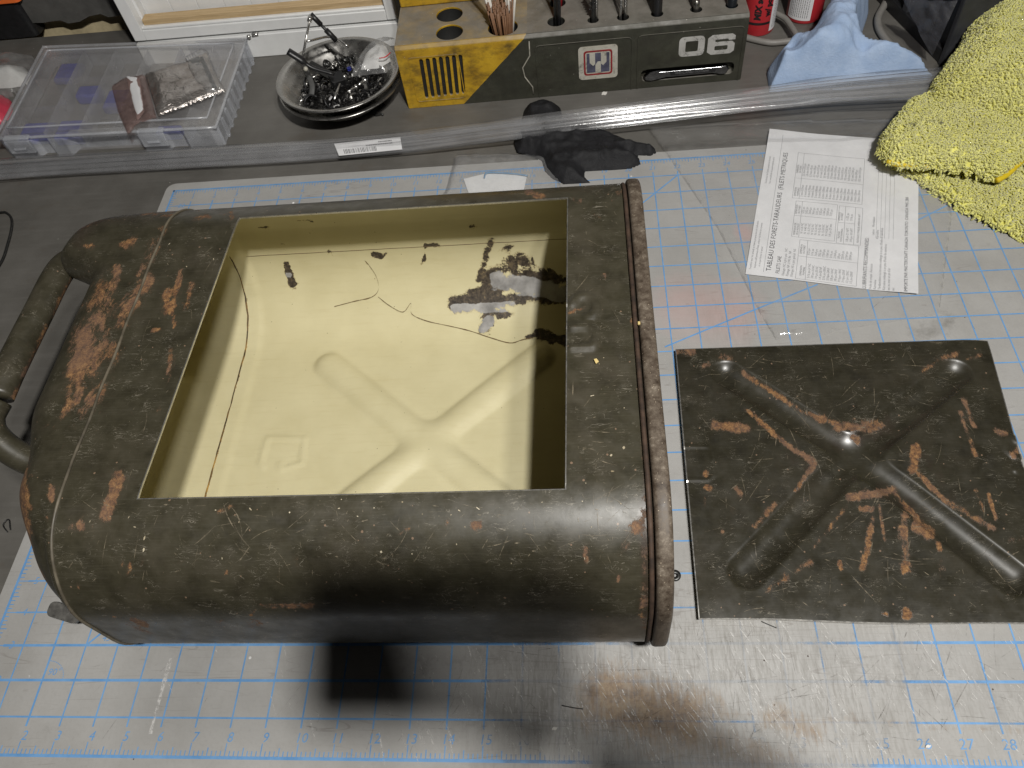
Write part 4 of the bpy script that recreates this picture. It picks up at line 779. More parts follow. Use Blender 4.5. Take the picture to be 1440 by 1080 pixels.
rodtool('pin_punch', 8, [(0, 0, -1.3), (0, 0, 0.4), (-0.05, 0.05, 0.45), (-0.05, 0.2, 4)], 0.13, plain('pewter', (0.22, 0.21, 0.19), 0.3, 0.9), 'short bright metal punch standing in the rack', 'punch', 12)
t_ = rodtool('marker_pen', 9, [(0, 0, -1.3), (0.0, 0.03, 0.8), (0.02, 0.2, 4)], 0.22, plain('glossy_black', (0.008, 0.010, 0.014), 0.2), 'glossy black pen at the right end of the rack', 'pen', 14)
# bundle of sticks and swabs in the third round hole
c = hp(2); rs = np.random.default_rng(8); stick_me = None
def stick(name, p0, p1, r, mat, label, cat, group, z_t=None):
    solo(name, tube([p0, p0 * 0.5 + p1 * 0.5, p1], r, 6), mat, label, cat, group, base=p0)
for k in range(60):
    a = rs.random() * 2 * math.pi; q = math.sqrt(rs.random()); bx, by = 0.30 * q * math.cos(a), 0.30 * q * math.sin(a)
    h = 0.78 + 0.30 * rs.random() + 0.12 * q * math.sin(a)
    stick('wooden_stick', c + np.array((bx, by, -1.2)), c + np.array((bx * 2.0 - 0.03, by * 1.9 + 0.05, h)), 0.040, STICK, 'thin brown stick in the fanned bundle filling the rack hole', 'stick', 'brown sticks bundled in the tool rack')
for k in range(11):
    a = rs.random() * 2 * math.pi; q = 0.5 + 0.5 * rs.random(); bx, by = 0.30 * q * math.cos(a), 0.12 + 0.2 * q * abs(math.sin(a))
    if abs(bx) < 0.06: bx += 0.15
    stick('cotton_swab', c + np.array((bx, by, -1.2)), c + np.array((bx * 4.2 - 0.03, by * 1.9 + 0.1, 3.4)), 0.06, COTTON, 'white swab stick rising behind the brown sticks in the rack', 'swab', 'white swabs in the tool rack')

# ------------------------------------------------------------------ white framed cabinet front behind the bench
FX0, FX1, FYY = -4.45, 9.35, 33.15
FRM = Thing('white_cabinet', (2.5, FYY + 1, TZ), 'white wooden framed panel with a bare wood strip, behind the bowls', 'cabinet')
FRM.part('base_board', box(FX0, FX1, FYY, FYY + 0.6, TZ + 0.003, 1.10), WHITE, smooth=False, bevel=0.04)
FRM.part('stile', box(FX0, FX0 + 0.62, FYY + 0.1, FYY + 0.9, 1.22, 12), WHITE, smooth=False, bevel=0.04)
FRM.part('stile', box(FX1 - 0.6, FX1, FYY + 0.1, FYY + 0.9, 1.22, 12), WHITE, smooth=False, bevel=0.04)
FRM.part('rail', box(FX0 + 0.62, FX1 - 0.6, FYY + 0.1, FYY + 0.5, 1.22, 1.74), WHITE, smooth=False, bevel=0.03)
FRM.part('moulding', box(FX0 + 0.62, FX1 - 0.6, FYY + 0.18, FYY + 0.62, 1.742, 1.88), WHITE, smooth=False, bevel=0.05)
FRM.part('wood_strip', box(FX0 + 0.75, FX1 - 0.6, FYY + 0.35, FYY + 0.9, 1.883, 2.18), WOOD, smooth=False, bevel=0.02)
FRM.part('back_panel', box(FX0 + 0.62, FX1 - 0.6, FYY + 1.15, FYY + 1.3, 1.22, 12), WHITE, smooth=False)
FRM.part('side_lining', box(FX0 + 0.62, FX0 + 0.74, FYY + 0.62, FYY + 1.148, 1.88, 12), WHITE, smooth=False)
tw = (FX1 - 0.6 - FX0 - 0.80) / 9
for k in range(9): FRM.part('tile', box(FX0 + 0.80 + k * tw + 0.025, FX0 + 0.80 + (k + 1) * tw - 0.025, FYY + 1.10, FYY + 1.149, 1.95, 3.05), WHITE, smooth=False, bevel=0.02)
FRM.part('upper_board', box(FX0 + 0.76, FX1 - 0.6, FYY + 0.95, FYY + 1.148, 3.12, 12), WHITE, smooth=False, bevel=0.03)
p = aty(352, 52, FYY - 0.05); ct = FRM.part('catch', tube([p + np.array((0.10, 0.1, 0.02)), p + np.array((0.42, 0.1, 0.06))], 0.11, 12), ZINC)
FRM.part('ball', lathe([(0.001, -0.12), (0.085, -0.085), (0.12, 0), (0.085, 0.085), (0.001, 0.12)], p + np.array((-0.08, 0.02, 0)), 14), ZINC)

# black bin with an orange lid edge, top left
b0 = at(0, 62, TZ); b1 = at(58, 50, TZ)
BIN = Thing('black_bin', (b1[0] - 2, b1[1] + 1, TZ), 'black plastic bin with an orange edge above, at the bench back', 'bin')
BIN.part('body', prism(rpoly(b1[0] - 6, b1[0] - 0.1, b1[1] - 0.1, b1[1] + 1.5, 0.35), TZ + 0.002, 3.1), BLACKP, bevel=0.05, smooth=False)
pz = aty(14, 0, b1[1] - 0.2); BIN.part('lid_edge', prism(rpoly(b1[0] - 6.1, pz[0] + 0.55, b1[1] - 0.3, b1[1] + 1.5, 0.3), pz[2] - 0.14, pz[2] + 0.8), ORANGE, bevel=0.06, smooth=False)

# ------------------------------------------------------------------ clear organiser case
q = [at(8, 224, TZ)[:2], at(316, 207, TZ)[:2], at(352, 82, TZ)[:2], at(38, 90, TZ)[:2]]
q = [np.array([-9.35, 26.15]), np.array([1.60, 25.85]), np.array([1.45, 33.0]), np.array([-9.9, 33.9])]
ZT = 1.10
CASE = Thing('organiser_case', (-4, 29.5, TZ), 'clear plastic compartment case with blue parts inside', 'organiser case')
def qp(u, v): return (q[0] * (1 - u) + q[1] * u) * (1 - v) + (q[3] * (1 - u) + q[2] * u) * v
def qbox(u0, u1, v0, v1, z0, z1):
    V = [(*qp(u, v), z) for z in (z0, z1) for v in (v0, v1) for u in (u0, u1)]; return np.array(V), box(0, 1, 0, 1, 0, 1)[1]
CASE.part('floor', qbox(0.02, 0.98, 0.06, 0.98, TZ + 0.01, TZ + 0.05), CASEP, smooth=False)
for nm, g in (('back_wall', qbox(0, 1, 0.985, 1, TZ + 0.01, ZT - 0.25)), ('side_wall', qbox(0, 0.01, 0.05, 0.985, TZ + 0.01, ZT - 0.25)), ('side_wall', qbox(0.988, 1, 0.05, 0.985, TZ + 0.01, ZT - 0.25))): CASE.part(nm, g, CASEE, smooth=False, bevel=0.02)
# front wall steps in under the handle opening between the latches
fw = [(0.0, 0.05), (0.035, 0.012), (0.155, 0.012), (0.175, 0.05), (0.215, 0.05), (0.24, 0.012), (0.305, 0.012), (0.33, 0.085), (0.62, 0.085), (0.65, 0.012), (0.75, 0.012), (0.77, 0.05), (0.83, 0.05), (0.85, 0.02), (0.97, 0.02), (1.0, 0.05)]
V = []; Fc = []
for u, v in fw: V += [(*qp(u, v), TZ + 0.01), (*qp(u, v), ZT - 0.22), (*qp(u, v + 0.008), ZT - 0.22), (*qp(u, v + 0.008), TZ + 0.01)]
for i in range(len(fw) - 1): a, b = 4 * i, 4 * i + 4; Fc += [(a + k, b + k, b + (k + 1) % 4, a + (k + 1) % 4) for k in range(4)]
CASE.part('front_wall', (np.array(V), Fc), CASEE, smooth=False)
lid = CASE.part('lid', qbox(0.0, 1.0, 0.02, 1.0, ZT - 0.22, ZT), CASEP, smooth=False, bevel=0.06)
LR_ = [(0.045, 0.10), (0.955, 0.10), (0.955, 0.93), (0.045, 0.93)]
V = np.array([(*qp(u, v), ZT + 0.02) for u, v in LR_]); CASE.part('lid_ridge', tube(np.concatenate([np.linspace(V[i], V[(i + 1) % 4], 12)[:-1] for i in range(4)]), 0.05, 6, False, True), CASEE)
V = np.array([(*qp(u, v), ZT - 0.11) for u, v in [(0, 0.02), (1, 0.02), (1, 1), (0, 1)]]); CASE.part('lid_rim', tube(np.concatenate([np.linspace(V[i], V[(i + 1) % 4], 12)[:-1] for i in range(4)]), 0.075, 8, False, True), CASEE)
for u in (0.20, 0.36, 0.52, 0.68, 0.84): CASE.part('divider', qbox(u, u + 0.005, 0.09, 0.975, TZ + 0.055, ZT - 0.28), CASEE, smooth=False)
for v in (0.36, 0.66): CASE.part('divider', qbox(0.02, 0.98, v, v + 0.007, TZ + 0.055, ZT - 0.30), CASEP, smooth=False)
for u in (0.05, 0.66): CASE.part('latch', join(qbox(u, u + 0.115, -0.012, 0.03, ZT - 0.10, ZT + 0.02), qbox(u, u + 0.115, -0.02, 0.0, ZT - 0.78, ZT - 0.10), qbox(u + 0.03, u + 0.085, -0.03, -0.02, ZT - 0.55, ZT - 0.42)), CASEE, smooth=False, bevel=0.03)
for u in np.linspace(0.12, 0.92, 9): CASE.part('side_rib', qbox(1.0, 1.008, u, u + 0.03, TZ + 0.02, ZT - 0.25), CASEE, smooth=False)
BLUP = plain('blue_foam', (0.055, 0.065, 0.36), 0.7, 0, 0.25, 3); GRYP = plain('grey_parts', (0.16, 0.15, 0.14), 0.6, 0, 0.3, 4)
for (u0, u1, v0, v1, h), lb_ in zip(((0.03, 0.19, 0.12, 0.30, 0.35), (0.215, 0.35, 0.10, 0.28, 0.5), (0.06, 0.18, 0.75, 0.95, 0.35), (0.23, 0.34, 0.52, 0.64, 0.55), (0.38, 0.51, 0.40, 0.60, 0.45), (0.70, 0.83, 0.70, 0.88, 0.55), (0.69, 0.80, 0.10, 0.18, 0.5)),
        ('blue piece in the front left corner compartment of the clear case', 'blue piece in the front compartment second from the left of the clear case', 'blue piece in the rear left corner compartment of the clear case', 'blue piece in the middle row, second compartment from the left of the clear case', 'blue piece touching the foil pouch, middle of the clear case', 'blue piece in the rear right of the clear case, behind the foil pouch', 'thin blue piece behind the right latch of the clear case')):
    solo('blue_block', qbox(u0, u1, v0, v1, TZ + 0.06, TZ + 0.06 + h), BLUP, lb_, 'part', 'blue pieces in the clear case', smooth=False, bevel=0.12)
for (u0, u1, v0, v1, h), lb_ in zip(((0.86, 0.96, 0.15, 0.33, 0.4), (0.53, 0.64, 0.70, 0.9, 0.4)), ('grey piece in the front right corner compartment of the clear case', 'grey piece in the rear middle compartment of the clear case')):
    solo('grey_part', qbox(u0, u1, v0, v1, TZ + 0.06, TZ + 0.06 + h), GRYP, lb_, 'part', 'grey pieces in the clear case', smooth=False, bevel=0.1)

# ------------------------------------------------------------------ soft things: outline polygon -> puffed, folded surface
def inside(x, y, P):
    c = np.zeros(x.shape, bool); n = len(P)
    for i in range(n):
        (x0, y0), (x1, y1) = P[i - 1], P[i]
        with np.errstate(divide='ignore', invalid='ignore'): c ^= ((y0 > y) != (y1 > y)) & (x < (x1 - x0) * (y - y0) / (y1 - y0 + 1e-15) + x0)
    return c
def pillow(P, res, zf, zbase, zbf=None):
    P = [tuple(p[:2]) for p in P]; A_ = np.array(P); X = np.arange(A_[:, 0].min() - res, A_[:, 0].max() + 2 * res, res); Y = np.arange(A_[:, 1].min() - res, A_[:, 1].max() + 2 * res, res)
    gx, gy = np.meshgrid(X, Y, indexing='ij'); ins = inside(gx, gy, P); d = np.full(gx.shape, 99.0); nx_ = gx.copy(); ny_ = gy.copy()
    for i in range(len(P)):
        (ax, ay), (bx, by) = P[i - 1], P[i]; dx, dy = bx - ax, by - ay; t = np.clip(((gx - ax) * dx + (gy - ay) * dy) / (dx * dx + dy * dy + 1e-12), 0, 1)
        qx, qy = ax + t * dx, ay + t * dy; e = np.hypot(gx - qx, gy - qy); m_ = e < d; d = np.where(m_, e, d); nx_ = np.where(m_, qx, nx_); ny_ = np.where(m_, qy, ny_)
    keep = ins | (d < res * 1.01); x = np.where(ins, gx, nx_); y = np.where(ins, gy, ny_); d = np.where(ins, d, 0)
    z = zf(x, y, d); z = np.where(ins, z, zbase if zbf is None else zbf(x, y)); idx = -np.ones(gx.shape, int); idx[keep] = np.arange(keep.sum()); V = np.stack([x, y, z], -1)[keep]; Fc = []
    for i in range(gx.shape[0] - 1):
        for j in range(gx.shape[1] - 1):
            q_ = (idx[i, j], idx[i + 1, j], idx[i + 1, j + 1], idx[i, j + 1])
            if min(q_) >= 0 and (ins[i, j] or ins[i + 1, j] or ins[i + 1, j + 1] or ins[i, j + 1]): Fc.append(q_)
    return V, Fc
def ridged(x, y, sc, o=4, seed=0): return sum((1 - np.abs(2 * VN(x + 5.1 * k + seed, y + 2.7 * k - seed, sc * 2 ** k) - 1)) * 0.5 ** k for k in range(o)) / (2 - 0.5 ** (o - 1))

# ------------------------------------------------------------------ bowls of hardware
BC = np.array([6.98, 28.85, TZ]); BR = 2.92
def bowl(z0, label):
    prof = [(0.001, 0.06), (1.35, 0.06), (1.6, 0.10), (2.45, 0.82), (2.62, 1.04), (2.80, 1.12), (2.92, 1.12), (2.95, 1.07), (2.90, 1.02), (2.74, 0.98), (2.50, 0.74), (1.66, 0.02), (1.4, 0.0), (0.001, 0.0)]
    return solo('steel_bowl', lathe(prof, (BC[0], BC[1], z0), 64), STEEL, label, 'bowl', 'stacked steel bowls', base=(BC[0], BC[1], z0), sub=1)
bowl(TZ + 0.02, 'lower shallow steel bowl carrying the one full of screws'); bowl(TZ + 0.42, 'upper shallow steel bowl full of screws and black fittings')
BZ = TZ + 0.42
rb = np.random.default_rng(21)
floorz = lambda r: BZ + 0.08 + (max(0, r - 1.55) / 0.9) * 0.72
V = []; Fc = []
def bump_pile(x, y): r = math.hypot(x - BC[0], y - BC[1]); return floorz(r) + 0.34 * max(0, 1 - (r / 2.3) ** 2)
gs = []
for k in range(420):                        # tiny washers, nuts and shavings nobody could count
    a, r = rb.random() * 6.28, 1.95 * math.sqrt(rb.random()); x, y = BC[0] + 0.1 + r * math.cos(a), BC[1] - 0.15 + r * math.sin(a)
    gs.append(xf(box(-0.14, 0.14, -0.045, 0.045, -0.035, 0.035) if k % 3 else lathe([(0.05, -0.02), (0.11, -0.02), (0.11, 0.02), (0.05, 0.02), (0.05, -0.02)], n=8), (x, y, bump_pile(x, y) + 0.05 * rb.random()), (rb.random() * 3, rb.random() * 3, rb.random() * 6)))
solo('small_hardware', join(*gs[:370]), plain('blackened_hardware', (0.022, 0.021, 0.021), 0.32, 0.6, 0.4, 6), 'dark jumble of tiny washers, nuts and clips in the upper bowl', None, None, 'stuff', smooth=False)
solo('small_hardware', join(*gs[370:]), ZINC, 'bright jumble of tiny washers and nuts in the upper bowl', None, None, 'stuff', smooth=False)
def screw(L_, r=0.06):
    return join(tube([(0, 0, 0), (0, 0, L_)], r, 8), lathe([(0.001, 0.12), (r * 1.3, 0.10), (r * 2.1, 0.02), (r * 2.1, -0.03), (0.001, -0.03)], n=10))
def put(name, geo, mat, x, y, dz, rot, label, cat, group, smooth=True):
    r_ = math.hypot(x - BC[0], y - BC[1]); k_ = min(1.0, 1.75 / max(r_, 1e-6)); x, y = BC[0] + (x - BC[0]) * k_, BC[1] + (y - BC[1]) * k_
    return solo(name, xf(geo, (x, y, bump_pile(x, y) + dz), rot), mat, label, cat, group, smooth=smooth)
sxy = [(430, 80, 1.2), (412, 105, 0.6), (405, 118, .5), (447, 118, .6), (458, 82, .3), (470, 85, 0.9), (480, 72, .4), (452, 95, .7), (500, 100, .5), (512, 110, .4), (485, 108, .6), (465, 60, .5), (440, 70, .4), (500, 120, .6), (420, 138, .5), (475, 88, .3)]
for k, (x, y, L_) in enumerate(sxy):
    p = at(x, y, BZ + 0.6); put('screw', screw(0.35 + 0.35 * L_, 0.05 + 0.02 * rb.random()), ZINC, p[0], p[1], 0.14, (1.2 + 0.5 * rb.random(), 0, rb.random() * 6.28), 'bright zinc screw lying in the heap in the upper bowl', 'screw', 'zinc screws in the bowl')
for k in range(12):
    a, r = rb.random() * 6.28, 0.5 + 1.5 * math.sqrt(rb.random()); x, y = BC[0] + r * math.cos(a), BC[1] + r * math.sin(a)
    put('black_clip', tube(spline([(-0.35, 0, 0), (-0.1, 0.02, 0.2), (0.15, 0.0, 0.16), (0.3, 0.05, -0.05), (0.12, 0.1, -0.15)], 5), 0.05, 7), BLACKP, x, y, 0.22, (rb.random() * 2, rb.random(), rb.random() * 6), 'bent black clip in the heap of hardware in the upper bowl', 'clip', 'black clips in the bowl')
for x, y in ((455, 78), (487, 62), (505, 55), (478, 80), (448, 72)):
    p = at(x, y, BZ + 0.9); put('dark_ring', lathe([(0.13 + 0.07 * math.cos(t), 0.07 * math.sin(t)) for t in np.linspace(0, 6.283, 9)], n=16), GUNM, p[0], p[1], 0.3, (0.9 * rb.random() + 0.2, 0.4, 1), 'dark metal ring standing in the heap of the upper bowl', 'ring', 'dark rings in the bowl')
p0 = at(465, 140, BZ + .7); solo('steel_pin', tube([at(478, 118, BZ + .75), at(470, 140, BZ + 0.68)], 0.06, 8), ZINC, 'slim bright steel pin leaning near the bowl front', 'pin')
p0 = at(455, 105, BZ + 0.7); solo('pierced_strip', xf(prism(rpoly(-0.75, 0.75, -0.2, 0.2, 0.08), -0.03, 0.03, [circ(-0.6 + 0.2 * k, 0.0, 0.05, 8) for k in range(7)]), (p0[0] - 0.1, p0[1] + 0.1, BZ + 0.88), (0.25, 0.15, -0.6)), GUNM, 'grey metal strip with a row of small holes in the bowl', 'strip', smooth=False)
p0 = at(492, 100, BZ + .6); solo('blue_nut', lathe([(0.04, -0.06), (0.11, -0.06), (0.11, 0.06), (0.04, 0.06), (0.04, -0.06)], (p0[0], p0[1], BZ + 0.72), 6), plain('blue_anodised', (0.02, 0.03, 0.25), 0.35, 0.4), 'tiny blue nut among the screws in the bowl', 'nut', smooth=False)
p0 = at(475, 115, BZ + .6); solo('black_block', xf(prism(rpoly(-0.33, 0.33, -0.3, 0.3, 0.08), -0.18, 0.18), (p0[0], p0[1], BZ + 0.72), (0.3, 0.1, 0.5)), BLACKP, 'matte black block lying in the middle of the bowl', 'block', smooth=False, bevel=0.04)
solo('grey_strap', tube(spline([at(428, 92, BZ + 1.0), at(433, 105, BZ + 1.05), at(439, 120, BZ + 0.95), at(438, 135, BZ + 0.7)], 6), 0.13, 8, flat=0.3), plain('grey_rubber', (0.07, 0.07, 0.068), 0.6), 'curved grey rubber strap in the bowl, left of the screws', 'strap')
# ball-joint linkage standing up out of the bowl
LK = Thing('rod_linkage', (5.6, 28.5, BZ + 0.5), 'black and steel ball joint linkage standing up from the bowl', 'linkage')
a0, a1, a2, a3, a4, a5 = aty(437, 20, 30.0), aty(426, 78, 28.6), aty(471, 55, 29.9), aty(466, 52, 29.9), aty(490, 66, 29.6), aty(405, 72, 28.5)
LK.part('rod', tube([a0, a1], 0.055, 8), ZINC); LK.part('joint_sleeve', tube([a0 + (a1 - a0) * 0.05, a0 + (a1 - a0) * 0.18], 0.11, 10), ZINC)
LK.part('socket', tube([a0, a0 + (a2 - a0) * 0.42], 0.12, 10), BLACKP); LK.part('rod', tube([a0 + (a2 - a0) * 0.35, a2], 0.07, 8), BLACKP); LK.part('socket', tube([a0 + (a2 - a0) * 0.62, a2 + (a2 - a0) * 0.06], 0.13, 10), BLACKP)
LK.part('bent_rod', tube(spline([aty(432, 58, 28.9), a3, a4], 5), 0.06, 8), ZINC)
LK.part('lever', tube(spline([a5, aty(424, 84, 28.4), aty(440, 95, 28.3), aty(470, 104, 28.2)], 5), [0.19] * 7 + [0.1] * 9, 10, flat=0.7), BLACKP)
LK.part('ball', lathe([(0.001, -0.11), (0.1, -0.05), (0.11, 0.02), (0.06, 0.1), (0.001, 0.11)], aty(430, 97, 28.2), 12), plain('pale_rubber', (0.42, 0.40, 0.34), 0.5))
# zip bag with white fittings leaning out of the bowl
bg = [at(x, y, 1.75) for x, y in ((490, 96), (496, 78), (510, 60), (530, 48), (552, 42), (554, 60), (551, 80), (540, 90), (520, 92))]
T_ = Thing('small_zip_bag', (9.0, 29.0, 1.2), 'clear zip bag with white pieces lying on the bowl edge', 'zip bag')
T_.part('film', pillow(bg, 0.09, lambda x, y, d: 1.28 + np.minimum(0.42, d * 1.1) + 0.14 * ridged(x, y, 1.4), 1.3), BAGF)
pw = [at(x, y, 1.5) for x, y in ((505, 90), (512, 72), (528, 58), (545, 60), (548, 78), (530, 88))]
T_.part('white_filling', pillow(pw, 0.1, lambda x, y, d: 1.22 + np.minimum(0.3, d) + 0.1 * ridged(x, y, 1.8, 3), 1.2), plain('white_pieces', (0.62, 0.62, 0.61), 0.6, 0, 0.12, 3))
T_.part('red_line', tube(spline([at(533, 82, 1.72), at(542, 80, 1.72), at(549, 74, 1.7)], 4), 0.025, 6), REDP)
solo('spring_clip', tube(spline([at(x, y, TZ + 0.06 + 0.06 * (k % 2)) for k, (x, y) in enumerate(((533, 140), (540, 148), (528, 158), (521, 155), (528, 162), (536, 160), (539, 162)))], 4), 0.05, 7), GUNM, 'small bent dark wire clip on the bench beside the bowls', 'wire clip')

# ------------------------------------------------------------------ bundle of clear rods in a sleeve
cl = spline([at(-70, 249, .22), at(0, 240, .22), at(250, 224, .25), at(520, 206, .32), at(740, 179, .62), at(1000, 148, .75), at(1150, 131, .85), at(1290, 120, .95), at(1400, 111, .95)], 12)
ncl = len(cl); tt = np.linspace(0, 1, ncl); spread = np.interp(tt, [0, 0.35, 0.6, 0.85, 1], [1.05, 0.85, 0.95, 1.25, 1.4])
dcl = np.gradient(cl, axis=0); pr = np.stack([-dcl[:, 1], dcl[:, 0], 0 * dcl[:, 0]], -1); pr /= np.linalg.norm(pr, axis=1)[:, None]
TB = Thing('rod_bundle', cl[0], 'long bundle of clear plastic rods in a sleeve lying across the bench', 'plastic rods')
for k, (o_, dz) in enumerate(((-0.45, 0.0), (-0.16, -0.04), (0.14, 0.02), (0.44, -0.02), (-0.3, 0.2), (0.02, 0.22), (0.32, 0.2))):
    P = cl + pr * (o_ * spread)[:, None] + np.array([0, 0, dz - 0.05]) + 0.04 * np.stack([0 * tt, np.sin(tt * 9 + k * 2), np.cos(tt * 7 + k)], -1); TB.part('rod', tube(P, 0.125, 10), RODP)
n = 18; V = []
for i in range(ncl):
    for k in range(n):
        a = 2 * math.pi * k / n; w_ = 0.70 * spread[i] * (1 + 0.10 * math.sin(i * 0.23 + 2 * k)); h_ = 0.27 * (1 + 0.25 * math.sin(i * 0.31 + k * 1.7))
        V.append(cl[i] + pr[i] * w_ * math.cos(a) + np.array([0, 0, 0.06 + h_ * math.sin(a)]))
TB.part('sleeve', (np.array(V), [(i * n + k, i * n + (k + 1) % n, (i + 1) * n + (k + 1) % n, (i + 1) * n + k) for i in range(ncl - 1) for k in range(n)]), SLEEVE)
L4 = [at(470, 203, .60), at(563, 193, .60), at(566, 211, .48), at(477, 220, .46)]
def onlab(u, v, h=0.0): p = (L4[0] * (1 - u) + L4[1] * u) * (1 - v) + (L4[3] * (1 - u) + L4[2] * u) * v; return p + np.array([0, 0, 0.04 * math.sin(v * 3) + h])
lv = [onlab(u, v, 0.03) for u in np.linspace(0, 1, 9) for v in np.linspace(0, 1, 4)]
lab = TB.part('label', (np.array(lv), [(i * 4 + j, i * 4 + j + 1, (i + 1) * 4 + j + 1, (i + 1) * 4 + j) for i in range(8) for j in range(3)]), PAPER)
V = []; Fc = []; u = 0.10; rl = np.random.default_rng(4)
def lq(u0, u1, v0, v1):
    k = len(V); V.extend([onlab(a, b, 0.036) for a, b in ((u0, v0), (u1, v0), (u1, v1), (u0, v1))]); Fc.append((k, k + 1, k + 2, k + 3))
while u < 0.62: w_ = rl.choice([0.004, 0.008, 0.012]); lq(u, u + w_, 0.60, 0.92); u += w_ + rl.choice([0.005, 0.009, 0.013])
TB.part('barcode', (np.array(V), Fc), INK, smooth=False, parent=lab)
V = []; Fc = []
for v0, u0, u1 in ((0.22, 0.66, 0.86), (0.42, 0.46, 0.86)):
    u = u0
    while u < u1: w_ = rl.choice([0.008, 0.013, 0.018]); lq(u, u + w_, v0, v0 + 0.10); u += w_ + 0.006
TB.part('small_print', (np.array(V), Fc), INK, smooth=False, parent=lab)
for x in TB.o.children: pass

# ------------------------------------------------------------------ black glove under the rods
gp = [(722, 200), (724, 190), (742, 184), (733, 170), (737, 154), (752, 143), (768, 141), (788, 151), (791, 164), (800, 178), (850, 183), (882, 196), (908, 203), (921, 208), (923, 214), (915, 218), (892, 217), (885, 215), (899, 222), (901, 230), (888, 236), (862, 238), (838, 239), (822, 240), (822, 248), (830, 256), (812, 257), (792, 258), (776, 250), (766, 240), (762, 226), (752, 219), (727, 213)]
GP = [at(x, y, 0.05)[:2] for x, y in gp]
m = Mat('nitrile', 0.45); m.set(col=m.ramp(m.noise(2, 5), [(0.3, (0.010, 0.010, 0.011)), (0.7, (0.020, 0.020, 0.022))])); m.bump(m.noise(4, 6, 0.7, 1.0), 0.6, 0.06); m.set(spec=0.2, rough=0.62); NITR = m.m
solo('glove', pillow(GP, 0.07, lambda x, y, d: 0.03 + np.minimum(0.30, d * 0.75) + np.minimum(1, d * 2) * (0.55 * ridged(x, y, 0.8, 4) - 0.16) + 0.12 * np.minimum(1, d) * VN.fbm(x, y, 2.5), -0.0), NITR, 'crumpled black rubber glove tucked under the clear rods', 'glove')

# ------------------------------------------------------------------ zip bag with a paper slip behind the can
ZB = [at(x, y, 0.05)[:2] for x, y in ((640, 218), (700, 216), (768, 219), (790, 262), (786, 292), (612, 300), (628, 262))]
T_ = Thing('zip_bag', (*np.mean(ZB, 0), 0.02), 'flat clear bag holding a white paper slip behind the can', 'zip bag')
T_.part('film', pillow(ZB, 0.14, lambda x, y, d: 0.05 + np.minimum(0.10, d * 0.3) + 0.07 * ridged(x, y, 0.8, 3), 0.02), BAGF)
sl = [at(x, y, 0.06) for x, y in ((690, 243), (741, 248), (735, 275), (660, 275), (652, 252))]
T_.part('paper_slip', (np.array([p + np.array([0, 0, z]) for z in (0, 0.02) for p in sl]), [(5, 6, 7, 8, 9), (4, 3, 2, 1, 0)] + [(k, (k + 1) % 5, 5 + (k + 1) % 5, 5 + k) for k in range(5)]), plain('slip_paper', (0.66, 0.66, 0.66), 0.7, 0, 0.05, 2), smooth=False)
T_.part('blue_seal', tube(spline([at(681, 250, 0.16), at(686, 243, 0.16), at(720, 244, 0.16), at(742, 247, 0.16)], 5), 0.035, 6), plain('seal_blue', (0.10, 0.22, 0.36), 0.5))

# ------------------------------------------------------------------ printed leaflet and the clear bag over it
PBL, PBR, PTL = at(1048, 386, 0.03), at(1290, 416, 0.03), at(1082, 183, 0.03); PTR = PTL + PBR - PBL
axp = (PTL - PBL); LH = np.linalg.norm(axp); axp /= LH; ayp = (PBL - PBR); LW = np.linalg.norm(ayp); ayp /= LW; ayp -= axp * (ayp @ axp); ayp /= np.linalg.norm(ayp)
curl = lambda s, o: 0.10 * math.exp(-((s / 1.0) ** 2 + ((LW - o) / 1.0) ** 2)) + 0.05 * math.exp(-(((LH - s) / 1.2) ** 2 + (o / 1.2) ** 2)) + 0.015 * math.sin(s * 1.1 + o)
def onp(s, o, h=0.0):
    """s up the long side from the bottom edge, o across from the left edge"""
    u, v = s / LH, o / LW; p = (PBL * (1 - u) + PTL * u) * (1 - v) + (PBR * (1 - u) + PTR * u) * v; return p + np.array([0, 0, h + 0.02 + curl(s, o)])
LF = Thing('leaflet', (27.5, 19.5, 0.02), 'white sheet of French drill and tap tables beside the yellow towel', 'leaflet')
ns, no = 30, 22; V = np.array([onp(s, o) for s in np.linspace(0, LH, ns) for o in np.linspace(0, LW, no)])
Fc = [(i * no + j, i * no + j + 1, (i + 1) * no + j + 1, (i + 1) * no + j) for i in range(ns - 1) for j in range(no - 1)]
sheet_ = LF.part('sheet', (V, Fc), PAPER)
def ptext(items, name, mat):
    V = []; Fc = []
    for s, s0, o, size, wd in items:
        g = text2d(s, size, 0, 1.0, 0.0, wd)
        if not len(g[0]): continue
        k = len(V); x0 = g[0][:, 0].min()
        V += [onp(min(max(s0 + a - x0, 0.02), LH - .02), min(max(o - b, 0.02), LW - 0.02), 0.006) for a, b, _ in g[0]]; Fc += [tuple(i + k for i in f) for f in g[1]]
    LF.part(name, (np.array(V), Fc), mat, smooth=False)
kk = LW / 5.88
T1 = [('TABLEAU DES FORETS-TARAUDEURS  (FILETS METRIQUES', 0.28, 0.80 * kk, 0.235, 1.02), ('FILETS SAE', 0.22, 1.12 * kk, 0.175, 1.0), ('LUBRIFIANTS RECOMMANDES:', 0.03, 4.12 * kk, 0.175, 0.98), ('IMPORTE PAR MASTERCRAFT CANADA TORONTO  CANADA M4S 2B8', 0.05, 5.48 * kk, 0.145, 1.0)]
INKD = plain('dark_ink', (0.035, 0.035, 0.04), 0.8, 0, 0.3, 8); ptext([(a, b, c, d * 1.08, e) for a, b, c, d, e in T1], 'title_print', INKD)
r1 = ['5/16 po-24 NC', '3/8 po-16 NC', '1/4 po-20 NC', '1/4 po-28 NF', '5/16 po-18NC', '5/16po-24NF', '3/8 po-16NC', '3/8 po-24NF', '7/16po-14NC', '7/16po-20NF', '1/2 po-13NC', '1/2 po-20NF']
